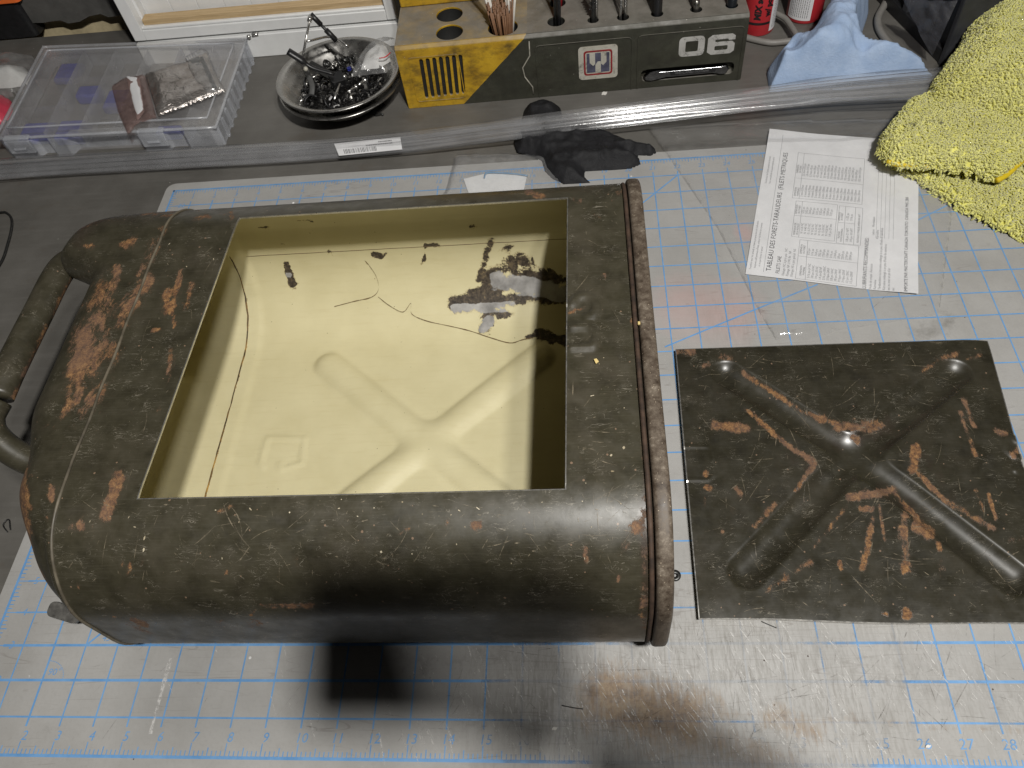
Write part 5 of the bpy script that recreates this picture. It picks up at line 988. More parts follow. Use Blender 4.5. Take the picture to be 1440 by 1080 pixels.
r2 = ['5/32 po', '5/16 po', '7/64 po', '7/32 po', '17/64 po', '17/64 po', '5/16 po', '21/64 po', 'U8 po', '25/64 po', '27/64 po', '29/64 po']
r3 = ['N  6-36 NC', 'N  4-40 NC', 'N  6-32 NC', 'N  8-32 NC', 'N 10-24 NC', 'N 10-32 NF', 'N 12-24 NC', 'N 14-20 NC', '1/4 po-27 mm']; r4 = ['5/32 po', '5/32 po', '7/64 po', '9/64 po', '5/32 po', '5/32 po', '11/64 po', '13/64 po', '7/32 po']
r5 = ['3 mm-0,50mm', '3 mm-0,60mm', '4 mm-0,70mm', '4 mm-0,75mm', '5 mm-0,80mm', '5 mm-0,90mm', '6 mm-1,00mm', '7 mm-1,00mm', '8 mm-1,00mm', '8 mm-1,25mm', '9 mm-1,00mm', '9 mm-1,25mm', '10mm-1,00mm', '10mm-1,25mm', '10mm-1,50mm', '11mm-1,50mm', '12mm-1,50mm']
r6 = ['2,5 mm-3/32 po', '2,4 mm-3/32 po', '3,3 mm-1/8 po', '3,2 mm-1/8 po', '4,2 mm-5/32 po', '4,1 mm-5/32 po', '5,0 mm-3/16 po', '6,0 mm-15/64 po', '7,0 mm-17/64 po', '6,8 mm-17/64 po', '8,0 mm-5/16 po', '7,8 mm-5/16 po', '9,0 mm-23/64 po', '8,8 mm-11/32 po', '8,5 mm-21/64 po', '9,5 mm-3/8 po', '10,5 mm-13/32 po']
T2 = []; sz = 0.128
for k, a in enumerate(r1): T2.append((a, 0.18, (2.20 + 0.133 * k) * kk, sz, 0.92))
for k, a in enumerate(r2): T2.append((a, 1.32, (2.12 + 0.133 * k) * kk, sz, 0.92))
for k, a in enumerate(r3): T2.append((a, 2.42, (1.78 + 0.128 * k) * kk, sz, 0.92))
for k, a in enumerate(r4): T2.append((a, 3.50, (1.75 + 0.128 * k) * kk, sz, 0.92))
for k, a in enumerate(r5): T2.append((a, 4.42, (1.62 + 0.132 * k) * kk, sz, 0.9))
for k, a in enumerate(r6): T2.append((a, 5.60, (1.60 + 0.132 * k) * kk, sz, 0.92))
for k, (a, b) in enumerate((('1/8 po-27 NPT', '11/32 po'), ('1/4 po-18 NPT', '7/16 po'))): T2 += [(a, 2.25, (3.42 + 0.14 * k) * kk, sz, 0.92), (b, 3.35, (3.38 + 0.14 * k) * kk, sz, 0.92)]
for k, a in enumerate(('Filetage NC à gros pas   NC', 'Filetage NF à PAS fin   NF', 'Filetage NS à pas spécial  NS')): T2.append((a, 0.15, (1.32 + 0.15 * k) * kk, sz, 0.95))
for k, a in enumerate(('Huile de coupe  Aérosols                                            Laiton    Mordialium', 'Kérosène                                                              Kérosène', 'Térébenthine ou kérosène mélange à un peu d\'huile de saindoux', 'Kérosène mélangé à un peu d\'huile de saindoux', 'sec ou avec un jet d\'air', 'sec')): T2.append((a, 0.04, (4.32 + 0.15 * k) * kk, 0.125, 0.95))
for k, a in enumerate(('Toutefois tenir les tarauds et filières propres lors de l\'utilisation', 'toujours suffisamment d\'huile; enlever du foret les copeaux', 'et ne pas forcer le taraud')): T2.append((a, 0.25 + 0.1 * k, (0.14 + 0.15 * k) * kk, 0.105, 0.95))
for k, a in enumerate(('Distributeur du Canada pendant la Garantie', 'Pour une période de quatre-vingt-dix jours')): T2.append((a, 5.0, (0.20 + 0.15 * k) * kk, 0.10, 0.9))
T3 = [('DIMENSION\nNOMINAL', 0.25, 1.97 * kk, 0.105, 0.9), ('DIMENSION\nDU FORET', 1.35, 1.90 * kk, 0.105, 0.9), ('DIMENSION DE\nVIS A METAUX', 2.30, 1.58 * kk, 0.105, 0.9), ('DIMENSION\nDU FORET', 3.45, 1.55 * kk, 0.105, 0.9), ('DIMENSION\nNOMINALE', 4.42, 1.42 * kk, 0.105, 0.9), ('DIMENSION\nDU FORET', 5.75, 1.40 * kk, 0.105, 0.9), ('FILETAGE\nTUYAU NOMINAL', 2.2, 3.17 * kk, 0.095, 0.9), ('DIMENSION\nDU FORET', 3.3, 3.13 * kk, 0.095, 0.9), ('FILETAGE CONIQUE AMERICAIN NPT', 2.25, 3.80 * kk, 0.10, 0.9)]
ptext(T2, 'table_print', INKL); ptext(T3, 'heading_print', INK)
V = []; Fc = []
def pl(s0, o0, s1, o1, w_=0.011):
    k = len(V); a = np.array((s0, o0 * kk)); b = np.array((s1, o1 * kk)); t = (b - a) / np.linalg.norm(b - a); q = np.array([-t[1], t[0]]) * w_ / 2
    for i in range(7): p = a + (b - a) * i / 6; V.append(onp(*(p + q), 0.005)); V.append(onp(*(p - q), 0.005))
    Fc.extend([(k + 2 * i, k + 2 * i + 1, k + 2 * i + 3, k + 2 * i + 2) for i in range(6)])
def pbox(s0, s1, o0, o1): pl(s0, o0, s1, o0); pl(s0, o1, s1, o1); pl(s0, o0, s0, o1); pl(s1, o0, s1, o1)
pbox(0.08, 2.08, 1.76, 3.85); pl(1.22, 1.76, 1.22, 3.85); pl(0.08, 2.10, 2.08, 2.04); pbox(2.2, 4.15, 1.44, 2.98); pl(3.35, 1.44, 3.35, 2.98); pl(2.2, 1.70, 4.15, 1.68)
pbox(2.12, 4.1, 3.05, 3.9); pl(3.2, 3.05, 3.2, 3.66); pl(2.12, 3.30, 4.1, 3.28); pl(2.12, 3.66, 4.1, 3.64); pbox(4.3, 7.0, 1.28, 3.86); pl(5.45, 1.28, 5.45, 3.86); pl(4.3, 1.54, 7.0, 1.52)
pl(0.2, 0.62, 8.0, 0.58); [pl(2.6, 4.42 + 0.15 * k, 7.6, 4.40 + 0.15 * k, 0.008) for k in range(5)]
LF.part('ruled_lines', (np.array(V), Fc), INKL, smooth=False)
CB = [at(x, y, 0.1)[:2] for x, y in ((912, 178), (1090, 170), (1310, 165), (1340, 300), (1322, 440), (1180, 462), (1140, 475), (1092, 476), (1070, 440), (1050, 400), (1010, 320), (945, 225))]
solo('clear_bag', pillow(CB, 0.16, lambda x, y, d: 0.10 + np.minimum(0.12, d * 0.2) + 0.10 * ridged(x, y, 0.35, 4) + 0.22 * np.exp(-((y - 23.3 + 0.05 * (x - 24)) / 0.25) ** 2) * (0.4 + VN(x, y, 1.5)), 0.01), CLEAR, 'loose clear plastic bag spread over the printed sheet', 'plastic bag')

# ------------------------------------------------------------------ yellow towel
m = Mat('yellow_terry', 0.9); soil = m.step(m.noise(0.45, 5, 0.6, vec=m.scaled((1, 1, 1), loc=(1.5, 0.4, 0))), 0.52, 0.75)
c_ = m.ramp(m.noise(0.7, 5, 0.6), [(0.3, (0.62, 0.59, 0.13)), (0.7, (0.77, 0.74, 0.22))]); c_ = m.mix(m.math('MULTIPLY', soil, 0.25), c_, (0.30, 0.26, 0.05))
c_ = m.mix(m.math('MULTIPLY', m.step(m.noise(0.9, 4, 0.7, vec=m.scaled((1, 1, 1), loc=(7, 3, 0))), 0.66, 0.74), 0.85), c_, (0.03, 0.027, 0.012)); m.set(col=c_, sheen=0.3); m.p.inputs['Subsurface Weight'].default_value = 0.6; m.p.inputs['Subsurface Radius'].default_value = (1, 1, 0.5); m.p.inputs['Subsurface Scale'].default_value = 0.12 * S; TERRY = m.m
TW = Thing('towel', (34, 21, 0.0), 'folded yellow terry towel with dark grease marks', 'towel')
def lay_(pts, z): return [at(x, y, z)[:2] for x, y in pts]
L1 = lay_(((1240, 224), (1262, 240), (1300, 262), (1340, 290), (1375, 309), (1440, 338), (1560, 372), (1620, 200), (1500, 120), (1380, 130), (1290, 170)), 0.1)
L2 = lay_(((1237, 210), (1241, 190), (1262, 165), (1276, 146), (1300, 138), (1330, 132), (1440, 125), (1600, 150), (1600, 250), (1470, 215), (1440, 224), (1420, 240), (1402, 251), (1368, 242), (1322, 234), (1290, 231), (1255, 228)), 0.95)
L3 = lay_(((1308, 142), (1312, 118), (1326, 100), (1336, 84), (1352, 66), (1360, 44), (1376, 28), (1400, 25), (1440, 27), (1560, 40), (1600, 170), (1480, 190), (1400, 165), (1340, 152)), 1.4)
g1 = pillow(L1, 0.16, lambda x, y, d: 0.06 + 0.30 * np.sqrt(np.minimum(1, d / 0.35)) + 0.10 * VN.fbm(x, y, 0.6), 0.02)
g2 = pillow(L2, 0.16, lambda x, y, d: 0.85 + 0.62 * np.sqrt(np.minimum(1, d / 0.45)) + 0.45 * (VN.fbm(x, y, 0.45) - 0.4) * np.minimum(1, d), 0.74)
g3 = pillow(L3, 0.16, lambda x, y, d: 1.25 + 1.35 * np.sqrt(np.minimum(1, d / 1.3)) + 1.3 * (VN.fbm(x + 3, y, 0.38) - 0.4) * np.minimum(1, d), 1.1)
tc_ = TW.part('cloth', join(g1, g2, g3), TERRY)
# terry loops: curved tufts standing on the cloth
V = []; Fc = []; rt = np.random.default_rng(2)
for g, dens in ((g1, 210), (g2, 230), (g3, 230)):
    gv, gf = g; gf = np.array(gf); a, b, c, d = (gv[gf[:, k]] for k in range(4)); N_ = np.cross(c - a, d - b); ar = np.linalg.norm(N_, axis=1) / 2; N_ /= (2 * ar[:, None] + 1e-9); N_[N_[:, 2] < 0] *= -1
    cnt = rt.poisson(np.minimum(ar, 0.2) * dens)
    cxp, cyp = topx((a + c) / 2); cnt[(cxp > 1470) | (cyp < -20)] = 0
    for i in np.nonzero(cnt)[0]:
        for _ in range(cnt[i]):
            u, v = rt.random(2); p = (a[i] * (1 - u) + b[i] * u) * (1 - v) + (d[i] * (1 - u) + c[i] * u) * v; nn = N_[i]; t = rt.normal(size=3); t -= nn * (t @ nn); t /= np.linalg.norm(t); s2 = np.cross(nn, t)
            L_ = 0.085 + 0.05 * rt.random(); w_ = 0.036 + 0.010 * rt.random(); k = len(V)
            for q, (hh, bend, ww) in enumerate(((-0.03, 0.0, 0.8), (0.45, 0.10, 1.0), (0.80, 0.55, 0.95))):
                ctr_ = p + nn * hh * L_ + t * bend * L_ * 1.5
                for e in range(3): an = 2.094 * e; V.append(ctr_ + (t * math.cos(an) + s2 * math.sin(an)) * w_ * ww)
            V.append(p + nn * 0.95 * L_ + t * 0.75 * L_ * 1.2)
            for q in range(2):
                for e in range(3): f = (e + 1) % 3; Fc.append((k + 3 * q + e, k + 3 * q + f, k + 3 * q + 3 + f, k + 3 * q + 3 + e))
            for e in range(3): Fc.append((k + 6 + e, k + 6 + (e + 1) % 3, k + 9))
TW.part('terry_loops', (np.array(V), Fc), TERRY, kind='stuff')
HEM = plain('yellow_hem', (0.60, 0.44, 0.01), 0.7, 0, 0.1, 4)
TW.part('hem', tube(spline([at(x, y, 0.86) for x, y in ((1248, 226), (1262, 231), (1290, 232), (1306, 234))], 5), 0.10, 8), HEM)
TW.part('hem', tube(spline([at(x, y, 0.9) for x, y in ((1402, 254), (1416, 246), (1432, 231), (1450, 214))], 5), 0.10, 8), HEM)

# ------------------------------------------------------------------ blue paper cloth
CLP = [at(x, y, z)[:2] for x, y, z in ((1079, 98, .1), (1083, 124, .1), (1140, 122, .1), (1200, 118, .2), (1260, 112, .2), (1322, 100, .3), (1312, 84, .8), (1298, 78, .8), (1270, 86, .5), (1240, 83, .5), (1214, 76, .6), (1208, 60, .9), (1212, 40, 1.2), (1232, -20, 1.4), (1190, -24, 1.4), (1160, 14, 1.0), (1142, 42, .7), (1130, 62, .5), (1112, 80, .2), (1095, 88, .1))]
rl0, rl1 = at(1200, -10, 1.2)[:2], at(1160, 80, 0.8)[:2]
m = Mat('blue_cloth', 0.9); m.set(col=m.ramp(m.noise(1.3, 6), [(0.3, (0.27, 0.37, 0.55)), (0.7, (0.37, 0.47, 0.64))])); m.bump(m.math('ADD', m.noise(12, 3), m.noise(2.0, 6, 0.6, 0.8)), 0.5, 0.05); BCL = m.m
def zcl(x, y, d): rr = segd(x, y, rl0, rl1); return 0.12 + np.minimum(1, d / 0.5) * (1.25 * np.exp(-(rr / 1.1) ** 2) + 1.0 * ridged(x + 0.4 * y, y - 0.3 * x, 0.40, 2) + 0.42 * ridged(x * 0.7 + y, y * 0.5 - x, 0.8, 3) + 0.35 * np.abs(((x * 0.8 + y * 0.6 + 0.6 * VN(x, y, 0.5)) * 0.62) % 2 - 1) + 0.30 * np.abs(((-0.4 * x + 0.9 * y + 0.8 * VN(x, y, 0.4)) * 0.85) % 2 - 1) + 0.16 * np.abs(np.sin((x * 0.9 - y * 0.45) * 5.5)) * (y > 30.5))
solo('cloth', pillow(CLP, 0.075, zcl, TZ + 0.03), BCL, 'crumpled light blue paper cloth behind the clear rods', 'cloth')

# ------------------------------------------------------------------ red bottles at the back
def bottle(cx, cy, r, h, label, a_white, hand=None):
    T_ = Thing('red_bottle', (cx, cy, TZ), label, 'bottle'); n = 40; Z = [TZ + 0.003, TZ + 0.12, TZ + 0.42, TZ + h]
    T_.part('body', lathe([(0.001, 0.003), (r - 0.08, 0.003), (r, 0.10), (r, h), (r * 0.6, h + 0.4), (0.001, h + 0.4)], (cx, cy, TZ), 40), REDP)
    def wrap(a0, a1, z0, z1, mat, name, off=0.01):
        A_ = np.linspace(a0, a1, 14); V = [(cx + (r + off) * math.cos(a), cy + (r + off) * math.sin(a), z) for a in A_ for z in (z0, z1)]
        T_.part(name, (np.array(V), [(2 * i, 2 * i + 2, 2 * i + 3, 2 * i + 1) for i in range(13)]), mat)
    wrap(a_white[0], a_white[1], TZ + 0.22, TZ + h, PAPER, 'white_label')
    rq = np.random.default_rng(3); V = []; Fc = []
    for k in range(10):
        a = a_white[0] + (a_white[1] - a_white[0]) * (0.12 + 0.08 * k); z = TZ + 0.35
        while z < TZ + h - 0.2:
            dz = rq.choice([0.06, 0.1, 0.15]); q = len(V)
            for aa, zz_ in ((a, z), (a + 0.025 / r, z), (a + 0.025 / r, z + dz), (a, z + dz)): V.append((cx + (r + 0.014) * math.cos(aa), cy + (r + 0.014) * math.sin(aa), zz_))
            Fc.append((q, q + 1, q + 2, q + 3)); z += dz + 0.03
    T_.part('fine_print', (np.array(V), Fc), INK, smooth=False)
    if hand:
        wrap(-2.9, a_white[0] - 0.02, TZ + 0.62, TZ + 0.74, BLACKP, 'black_band', 0.012)
        for s, a0, z0, size in hand:
            g = text2d(s, size, 0.1, 1.0, 0.02); x0 = g[0][:, 0].min(); V = [(cx + (r + 0.016) * math.cos(a0 - b / r), cy + (r + 0.016) * math.sin(a0 - b / r), z0 + (a - x0)) for a, b, _ in g[0]]; T_.part('handwriting', (np.array(V), g[1]), BLACKP, smooth=False)
    return T_
p1 = at(1068, 52, TZ); bottle(p1[0] - 0.05, p1[1] + 0.75, 0.80, 6.5, 'red bottle with black handwriting beside the tool rack', (-1.0, 0.6), [('MIX soap', -1.80, TZ + 0.86, 0.40), ('w/ powder', -1.25, TZ + 1.0, 0.36)])
p1 = at(1133, 36, TZ); bottle(p1[0] + 0.05, p1[1] + 0.85, 0.82, 6.5, 'red bottle with a white printed label by the blue cloth', (-2.9, -1.45))
# grey cables
CA = [at(x, y, TZ + 0.16) for x, y in ((1040, 50), (1062, 56), (1085, 60), (1110, 58), (1130, 58), (1150, 62), (1175, 70))]
solo('cable', tube(spline(CA, 6), 0.15, 8), GREYC, 'grey cable lying along the bench below the red bottles', 'cable')
CA = [at(x, y, TZ + 0.5) for x, y in ((1090, 18), (1104, 26), (1113, 38), (1120, 50), (1124, 60))]
solo('cable', tube(spline(CA, 6), 0.13, 8), GREYC, 'grey cable arching between the two red bottles', 'cable')
CA = [at(x, y, TZ + 0.16) for x, y in ((1262, -30), (1244, 6), (1235, 24), (1236, 40), (1245, 55), (1255, 68), (1257, 82), (1250, 92))]
solo('cable', tube(spline(CA, 6), 0.17, 8), GREYC, 'curved grey cable right of the blue cloth', 'cable')

# dark box with a smoky bag over its corner, top right
c0 = at(1322, 94, TZ); cL = at(1232, 2, TZ); dL = (cL - c0) / np.linalg.norm(cL - c0); dR = np.array([-dL[1], dL[0], 0]) * -1
cR_ = c0 + dR * 2.1
BX = Thing('dark_box', c0 + dL * 2 + dR, 'dark grey plastic box standing behind the yellow towel', 'box')
def obx(a0, a1, b0, b1, z0, z1): g = box(a0, a1, b0, b1, z0, z1); return np.array([c0 + dR * p[0] + dL * p[1] + np.array([0, 0, p[2] - TZ]) for p in g[0]]), g[1]
BX.part('front_panel', obx(0, 2.0, 0, 0.25, TZ + 0.003, 8), DKPL, smooth=False, bevel=0.05)
BX.part('side_frame', obx(0.05, 0.30, 0.26, 8, TZ + 0.003, 0.5), BLACKP, smooth=False, bevel=0.04)  # side frame and panel are black: this side's deep shade put into colour
BX.part('side_panel', obx(0.28, 0.45, 0.26, 8, 0.5, 8), BLACKP, smooth=False)
for b in (1.6, 3.4, 5.2): BX.part('rib', obx(0.05, 0.28, b, b + 0.35, 0.5, 8), DKPL, smooth=False, bevel=0.03)
BX.part('edge_strip', obx(2.0, 2.35, -0.03, 0.3, TZ + 0.003, 8), plain('grey_edge', (0.14, 0.137, 0.13), 0.5), smooth=False, bevel=0.04)
bt = [aty(1318, 70, c0[1] + 0.55), aty(1355, -10, c0[1] + 0.5), aty(1278, -12, c0[1] + 2.4)]
V = []; Fc = []; nn = 16
for i in range(nn + 1):
    for j in range(nn + 1 - i):
        u, v = i / nn, j / nn; w_ = 1 - u - v; p = bt[0] * w_ + bt[1] * u + bt[2] * v; V.append(p + np.array([-0.10, -0.18, 0]) * (0.4 + 1.4 * ridged(np.array(u * 6.0), np.array(v * 6.0 + u * 3), 0.6, 3)) + np.array([-0.25, -0.3, 0]))
ix = lambda i, j: i * (nn + 1) - i * (i - 1) // 2 + j
for i in range(nn):
    for j in range(nn - i):
        Fc.append((ix(i, j), ix(i + 1, j), ix(i, j + 1)))
        if j < nn - i - 1: Fc.append((ix(i + 1, j), ix(i + 1, j + 1), ix(i, j + 1)))
solo('smoky_bag', (np.array(V), Fc), DARKF, 'smoky plastic bag corner hanging over the dark box', 'plastic bag')
p = at(1425, 20, 1.4)
TN = Thing('tray', (p[0] + 0.6, p[1] + 1.4, TZ), 'pale tray with a teal rim, in the far right corner', 'tray')
po = rpoly(p[0] - 0.9, p[0] + 5, p[1] - 0.4, p[1] + 5, 0.7, 6); pi_ = rpoly(p[0] - 0.6, p[0] + 4.8, p[1] - 0.1, p[1] + 4.8, 0.5, 6)
TN.part('rim', prism(po, 1.1, 1.4, [pi_]), plain('teal_rim', (0.10, 0.16, 0.17), 0.3), smooth=False, bevel=0.05); TN.part('wall', prism(po, TZ + 0.003, 1.098, [pi_]), BLACKP, smooth=False); TN.part('filling', prism(pi_, 0.8, 1.15), plain('pale_fill', (0.42, 0.42, 0.41), 0.7, 0, 0.15, 2, 0.5, 4), smooth=False)

# ------------------------------------------------------------------ left edge things
lb = [at(x, y, .5)[:2] for x, y in ((-60, 72), (0, 72), (43, 70), (40, 92), (36, 106), (10, 122), (-60, 130))]
T_ = Thing('white_bag', (*np.mean(lb, 0), TZ), 'clear bag with a folded white cloth at the left edge', 'plastic bag')
T_.part('film', pillow(lb, 0.12, lambda x, y, d: TZ + 0.15 + np.minimum(0.85, d * 0.9) + 0.2 * ridged(x, y, 1.2, 3), TZ + 0.02), BAGF)
lw = [at(x, y, .5)[:2] for x, y in ((-50, 84), (8, 84), (28, 84), (36, 94), (30, 106), (5, 110), (-50, 112))]
T_.part('white_cloth', pillow(lw, 0.12, lambda x, y, d: TZ + 0.1 + np.minimum(0.6, d * 0.9) + 0.12 * ridged(x, y, 0.9, 3), TZ + 0.03), plain('white_fabric', (0.60, 0.60, 0.58), 0.85, 0, 0.06, 2))
rp = [at(x, y, .3)[:2] for x, y in ((-50, 130), (0, 128), (10, 134), (12, 145), (6, 158), (-4, 166), (-50, 172))]
solo('red_pouch', pillow(rp, 0.1, lambda x, y, d: TZ + 0.1 + np.minimum(0.7, d * 1.1) + 0.1 * ridged(x, y, 1.1, 3), TZ + 0.02), plain('red_vinyl', (0.52, 0.05, 0.085), 0.4, 0, 0.1, 2), 'red plastic pouch at the left edge beside the case', 'pouch')
solo('wire_hook', tube(spline([at(x, y, TZ + 0.08) for x, y in ((-40, 306), (0, 299), (10, 300), (16, 308), (16, 322), (10, 346), (2, 368), (-20, 400))], 6), 0.055, 8), GUNM, 'bent dark wire hook at the left edge of the bench', 'hook')
# foil pouch lying on the case lid
m = Mat('foil', 0.22, 0.75); m.set(col=m.ramp(m.noise(1.2, 5), [(0.3, (0.22, 0.19, 0.17)), (0.7, (0.50, 0.47, 0.45))])); m.bump(m.noise(1.6, 5, 0.6, 1.0), 0.9, 0.12); FOIL = m.m
TINTF = film('tinted_film', tint=(0.62, 0.50, 0.47), haze=0.22, gloss=0.2, rough=0.15, hazecol=(0.42, 0.30, 0.28), bscale=1.5, bstr=0.8)
PQ = Thing('foil_pouch', (at(240, 125, 1.15)), 'crumpled tinted foil pouch lying on the clear case lid', 'pouch')
cp = lambda pts, z=1.16: [at(x, y, z)[:2] for x, y in pts]
PQ.part('tinted_end', pillow(cp(((157, 123), (178, 110), (204, 106), (220, 165), (192, 174), (180, 190), (166, 158))), 0.1, lambda x, y, d: 1.17 + np.minimum(0.06, d * 0.2) + 0.08 * ridged(x, y, 0.9, 3), 1.15), TINTF)
PQ.part('foil_front', pillow(cp(((204, 107), (235, 96), (262, 90), (280, 80), (292, 76), (300, 100), (318, 128), (292, 138), (255, 152), (222, 164))), 0.09, lambda x, y, d: 1.18 + np.minimum(0.16, d * 0.35) + 0.12 * ridged(x, y, 0.9, 3), 1.15), FOIL)
PQ.part('clear_front', pillow(cp(((262, 88), (286, 74), (294, 76), (306, 108), (318, 130), (294, 136), (276, 120))), 0.09, lambda x, y, d: 1.34 + np.minimum(0.1, d * 0.35) + 0.12 * ridged(x, y, 1.2, 3), 1.15), BAGF)
PQ.part('white_strip', pillow(cp(((178, 109), (197, 111), (204, 158), (194, 171))), 0.06, lambda x, y, d: 1.26 + np.minimum(0.04, d * 0.3), 1.2), PAPER)
PQ.part('dark_seal', tube(spline([at(x, y, 1.42) for x, y in ((283, 81), (290, 96), (297, 112), (302, 123))], 4), 0.09, 8, flat=0.5), BLACKP)
PQ.part('dark_insert', pillow(cp(((266, 92), (282, 85), (288, 98), (275, 102))), 0.06, lambda x, y, d: 1.40 + np.minimum(0.04, d * 0.3), 1.3), BLACKP)

# ------------------------------------------------------------------ small debris
FLK = plain('yellow_flake', (0.62, 0.48, 0.20), 0.5, 0, 0.15, 4); WFL = plain('white_flake', (0.66, 0.64, 0.60), 0.6, 0, 0.1, 4)
def flake(x, y, z, pts, mat, label, group=None):
    P = [at(a, b, z)[:2] for a, b in pts]; solo('paint_flake', prism([tuple(p) for p in P], z, z + 0.03), mat, label, 'flake', group, smooth=False)
flake(75, 650, 6.32, [(66, 660), (70, 652), (82, 640), (84, 652), (76, 661), (70, 657)], FLK, 'curled yellow flake lying on the shoulder of the can')
flake(901, 455, 6.46, [(897, 453), (903, 453), (903, 457), (897, 457)], FLK, 'tiny cream flake on the can beside its rim')
flake(838, 509, 6.46, [(835, 506), (839, 505), (842, 509), (838, 512)], FLK, 'tiny cream flake on the can below its raised letters')
for k, (x, y) in enumerate(((780, 1025), (1305, 1050), (540, 212), (850, 132))):
    flake(x, y, 0.015 if y > 300 else TZ + 0.02, [(x - 4, y + 2), (x - 3.4, y - 1), (x - 1, y - 2.6), (x + 2, y - 2), (x + 4, y - 2.4), (x + 3, y + 0.4), (x + 1, y + 2), (x - 2, y + 1.4)], WFL, ['pale flake on the mat below the can front', 'round white flake near the mat front right', 'white chip on the bench by the sleeve label', 'white chip on the bench below the tool rack'][k])
c = at(949, 810, 0.0); solo('washer', lathe([(0.05, 0.01), (0.17, 0.01), (0.17, 0.06), (0.05, 0.06), (0.05, 0.01)], (c[0], c[1], 0.002), 18), GUNM, 'small grey washer on the mat between can and panel', 'washer')
for pts, lb_ in ((((790, 992), (805, 995), (820, 997)), 'thin black bristle on the mat in front of the can'), (((1071, 874), (1080, 878), (1092, 883)), 'thin dark hair on the mat below the steel panel'), (((10, 748), (4, 738), (12, 730), (14, 745)), 'short dark wire by the left shoulder of the can')):
    solo('bristle', tube(spline([at(x, y, 0.02) for x, y in pts], 4), 0.014, 5), BLACKP, lb_, 'bristle')

# ------------------------------------------------------------------ the photographer standing at the bench, whose phone and arm shade the mat
solo('floor', box(-60, 90, -70, 40, -37.4, -36.6), plain('concrete', (0.16, 0.155, 0.15), 0.8, 0, 0.2, 0.1), 'grey concrete floor in front of the bench', None, None, 'structure', smooth=False)
rr_, uu_, ff_ = R[0], -R[1], R[2]
cv = lambda a, b, c: C + rr_ * a + uu_ * b + ff_ * c
PH = Thing('phone', cv(1.6, 0, -0.3), 'black phone held above the bench to take the picture', 'phone')
def pbx(a0, a1, b0, b1, c0, c1): g = prism(rpoly(a0, a1, b0, b1, 0.3, 5), c0, c1); return np.array([cv(*p) for p in g[0]]), g[1]
PH.part('body', pbx(-0.55, 2.75, -1.25, 1.2, -0.42, -0.12), BLACKP, smooth=False)
PH.part('screen', pbx(-0.40, 2.6, -1.1, 1.05, -0.44, -0.425), plain('phone_glass', (0.01, 0.01, 0.012), 0.1), smooth=False)
def skin(name, verts, edges, radii, mat, parent, sub=2):
    me = bpy.data.meshes.new(name); bm = bmesh.new(); ly = bm.verts.layers.skin.verify(); vs = []
    for p, r in zip(verts, radii):
        v = bm.verts.new(Vector((np.asarray(p, float) - parent.base) * S)); rr = r if isinstance(r, tuple) else (r, r); v[ly].radius = (rr[0] * S, rr[1] * S); vs.append(v)
    for a, b in edges: bm.edges.new((vs[a], vs[b]))
    vs[0][ly].use_root = True; bm.to_mesh(me); bm.free(); me.materials.append(mat)
    o = bpy.data.objects.new(name, me); COL.objects.link(o); o.parent = parent.o; m1 = o.modifiers.new('skin', 'SKIN'); m1.use_smooth_shade = True; m2 = o.modifiers.new('sub', 'SUBSURF'); m2.levels = sub; m2.render_levels = sub; return o
PE_ = Thing('person', (19, -19, -36.6), 'person in a dark work shirt holding a phone over the bench', 'person')
SKN = plain('skin', (0.42, 0.24, 0.17), 0.5, 0, 0.08, 1); SHIRT = plain('work_shirt', (0.05, 0.055, 0.07), 0.85, 0, 0.2, 1); JEAN = plain('work_trousers', (0.03, 0.04, 0.07), 0.9, 0, 0.2, 1); HAIR = plain('brown_hair', (0.05, 0.03, 0.02), 0.7, 0, 0.3, 3)
wr = np.array([25.0, -5.6, 19.2]); pm = cv(3.7, -1.2, -0.45)
vb = [(19, -19.5, -2), (19, -19.5, 8), (19, -19, 17), (19, -18, 22), (19, -17.2, 25), (19, -16.4, 28), (19, -16.2, 31), (25.2, -19, 19.5), (27, -15, 9.5), tuple(wr), tuple(wr * .5 + pm * .5), tuple(pm), (12.8, -19, 19.5), (10.5, -20, 8), (10.5, -18.5, -2), (10.6, -18, -5), (22.3, -19.5, -4), (22.6, -19, -20), (22.6, -19.8, -34), (22.8, -15, -36), (15.7, -19.5, -4), (15.4, -19, -20), (15.4, -19.8, -34), (15.2, -15, -36)]
eb = [(0, 1), (1, 2), (2, 3), (3, 4), (4, 5), (5, 6), (2, 7), (7, 8), (8, 9), (9, 10), (10, 11), (2, 12), (12, 13), (13, 14), (14, 15), (0, 16), (16, 17), (17, 18), (18, 19), (0, 20), (20, 21), (21, 22), (22, 23)]
rb_ = [(6.0, 4.2), (5.6, 4.0), (6.4, 4.4), 2.6, 2.2, (3.0, 3.7), (2.9, 3.6), 2.6, 1.8, 1.05, 1.1, 1.2, 2.6, 1.8, 1.05, 1.3, 3.4, 2.5, 1.7, 1.3, 3.4, 2.5, 1.7, 1.3]
body = skin('body', vb, eb, rb_, SKN, PE_)
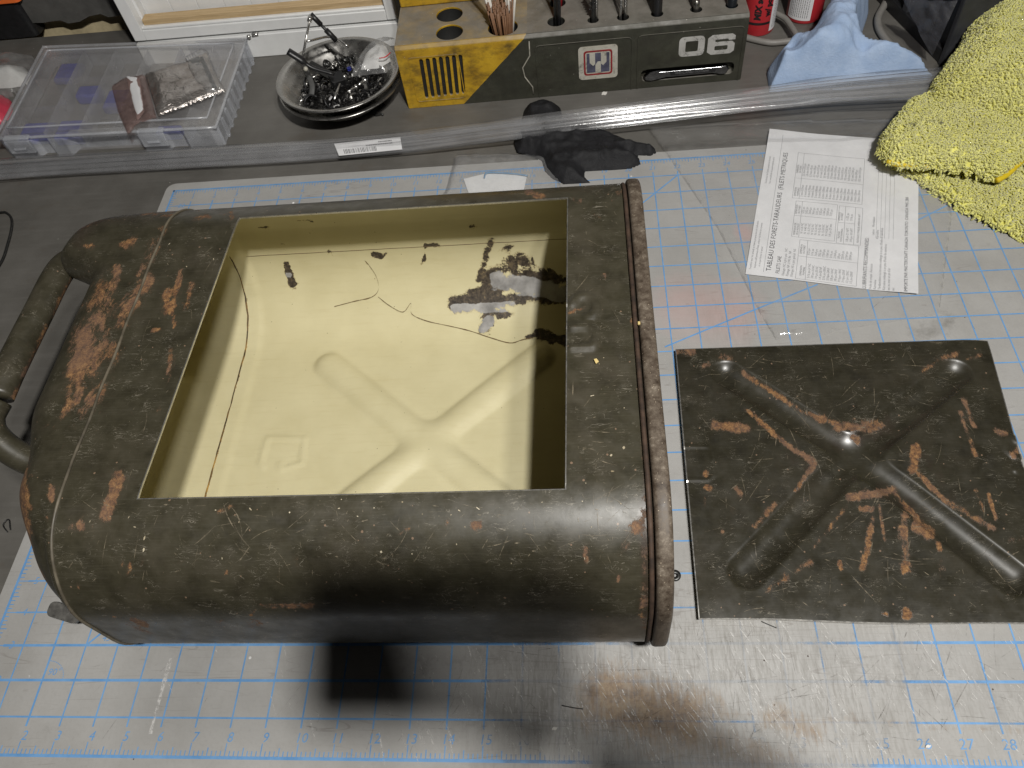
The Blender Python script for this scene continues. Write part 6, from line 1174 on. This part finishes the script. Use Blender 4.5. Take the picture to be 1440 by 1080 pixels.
# five fingers of the holding hand: four round the back of the phone, thumb on the near side
for k, (b0, L_) in enumerate(((0.75, 2.1), (0.2, 2.3), (-0.4, 2.2), (-0.95, 1.7))):
    pts = [pm, cv(3.4, b0, -0.25), cv(3.05, b0 + 0.05, 0.12), cv(3.05 - L_ * 0.25, b0 + 0.1, 0.18), cv(3.05 - L_ * 0.42, b0 + 0.1, 0.1)]; skin('finger', pts, [(i, i + 1) for i in range(4)], [0.45, 0.36, 0.34, 0.31, 0.26], SKN, PE_, 1)
skin('thumb', [pm, cv(3.1, -1.3, -0.8), cv(2.5, -1.0, -0.8), cv(2.0, -0.7, -0.76)], [(0, 1), (1, 2), (2, 3)], [0.5, 0.42, 0.36, 0.28], SKN, PE_, 1)
skin('shirt', [vb[1], vb[2], (19, -18.3, 21.5), vb[7], vb[8], tuple(np.array(vb[8]) * .25 + wr * .75), vb[12], vb[13], (10.5, -19.2, 0), (19, -19.5, -3)], [(0, 1), (1, 2), (1, 3), (3, 4), (4, 5), (1, 6), (6, 7), (7, 8), (0, 9)], [(6.2, 4.6), (7.0, 4.9), 3.0, 3.1, 2.3, 1.7, 3.1, 2.3, 1.6, (6.6, 4.8)], SHIRT, PE_)
skin('trousers', [vb[0], vb[16], vb[17], vb[18], vb[20], vb[21], vb[22]], [(0, 1), (1, 2), (2, 3), (0, 4), (4, 5), (5, 6)], [(6.4, 4.6), 3.8, 2.9, 2.2, 3.8, 2.9, 2.2], JEAN, PE_)
PE_.part('hair', lathe([(0.001, 4.1), (1.8, 3.7), (3.0, 2.4), (3.4, 0.6), (3.3, -1.0), (3.1, -0.9), (3.0, 0.8)], (19, -16.8, 30.2), 24), HAIR)
for x in (17.9, 20.1): PE_.part('eye', lathe([(0.001, -0.45), (0.32, -0.3), (0.45, 0), (0.32, 0.3), (0.001, 0.45)], (x, -13.1, 29.4), 12), WHITE)
PE_.part('nose', xf(lathe([(0.001, 1.0), (0.25, 0.6), (0.55, -0.4), (0.3, -0.7), (0.001, -0.7)], n=12), (19, -12.8, 28.3), (0.3, 0, 0)), SKN)
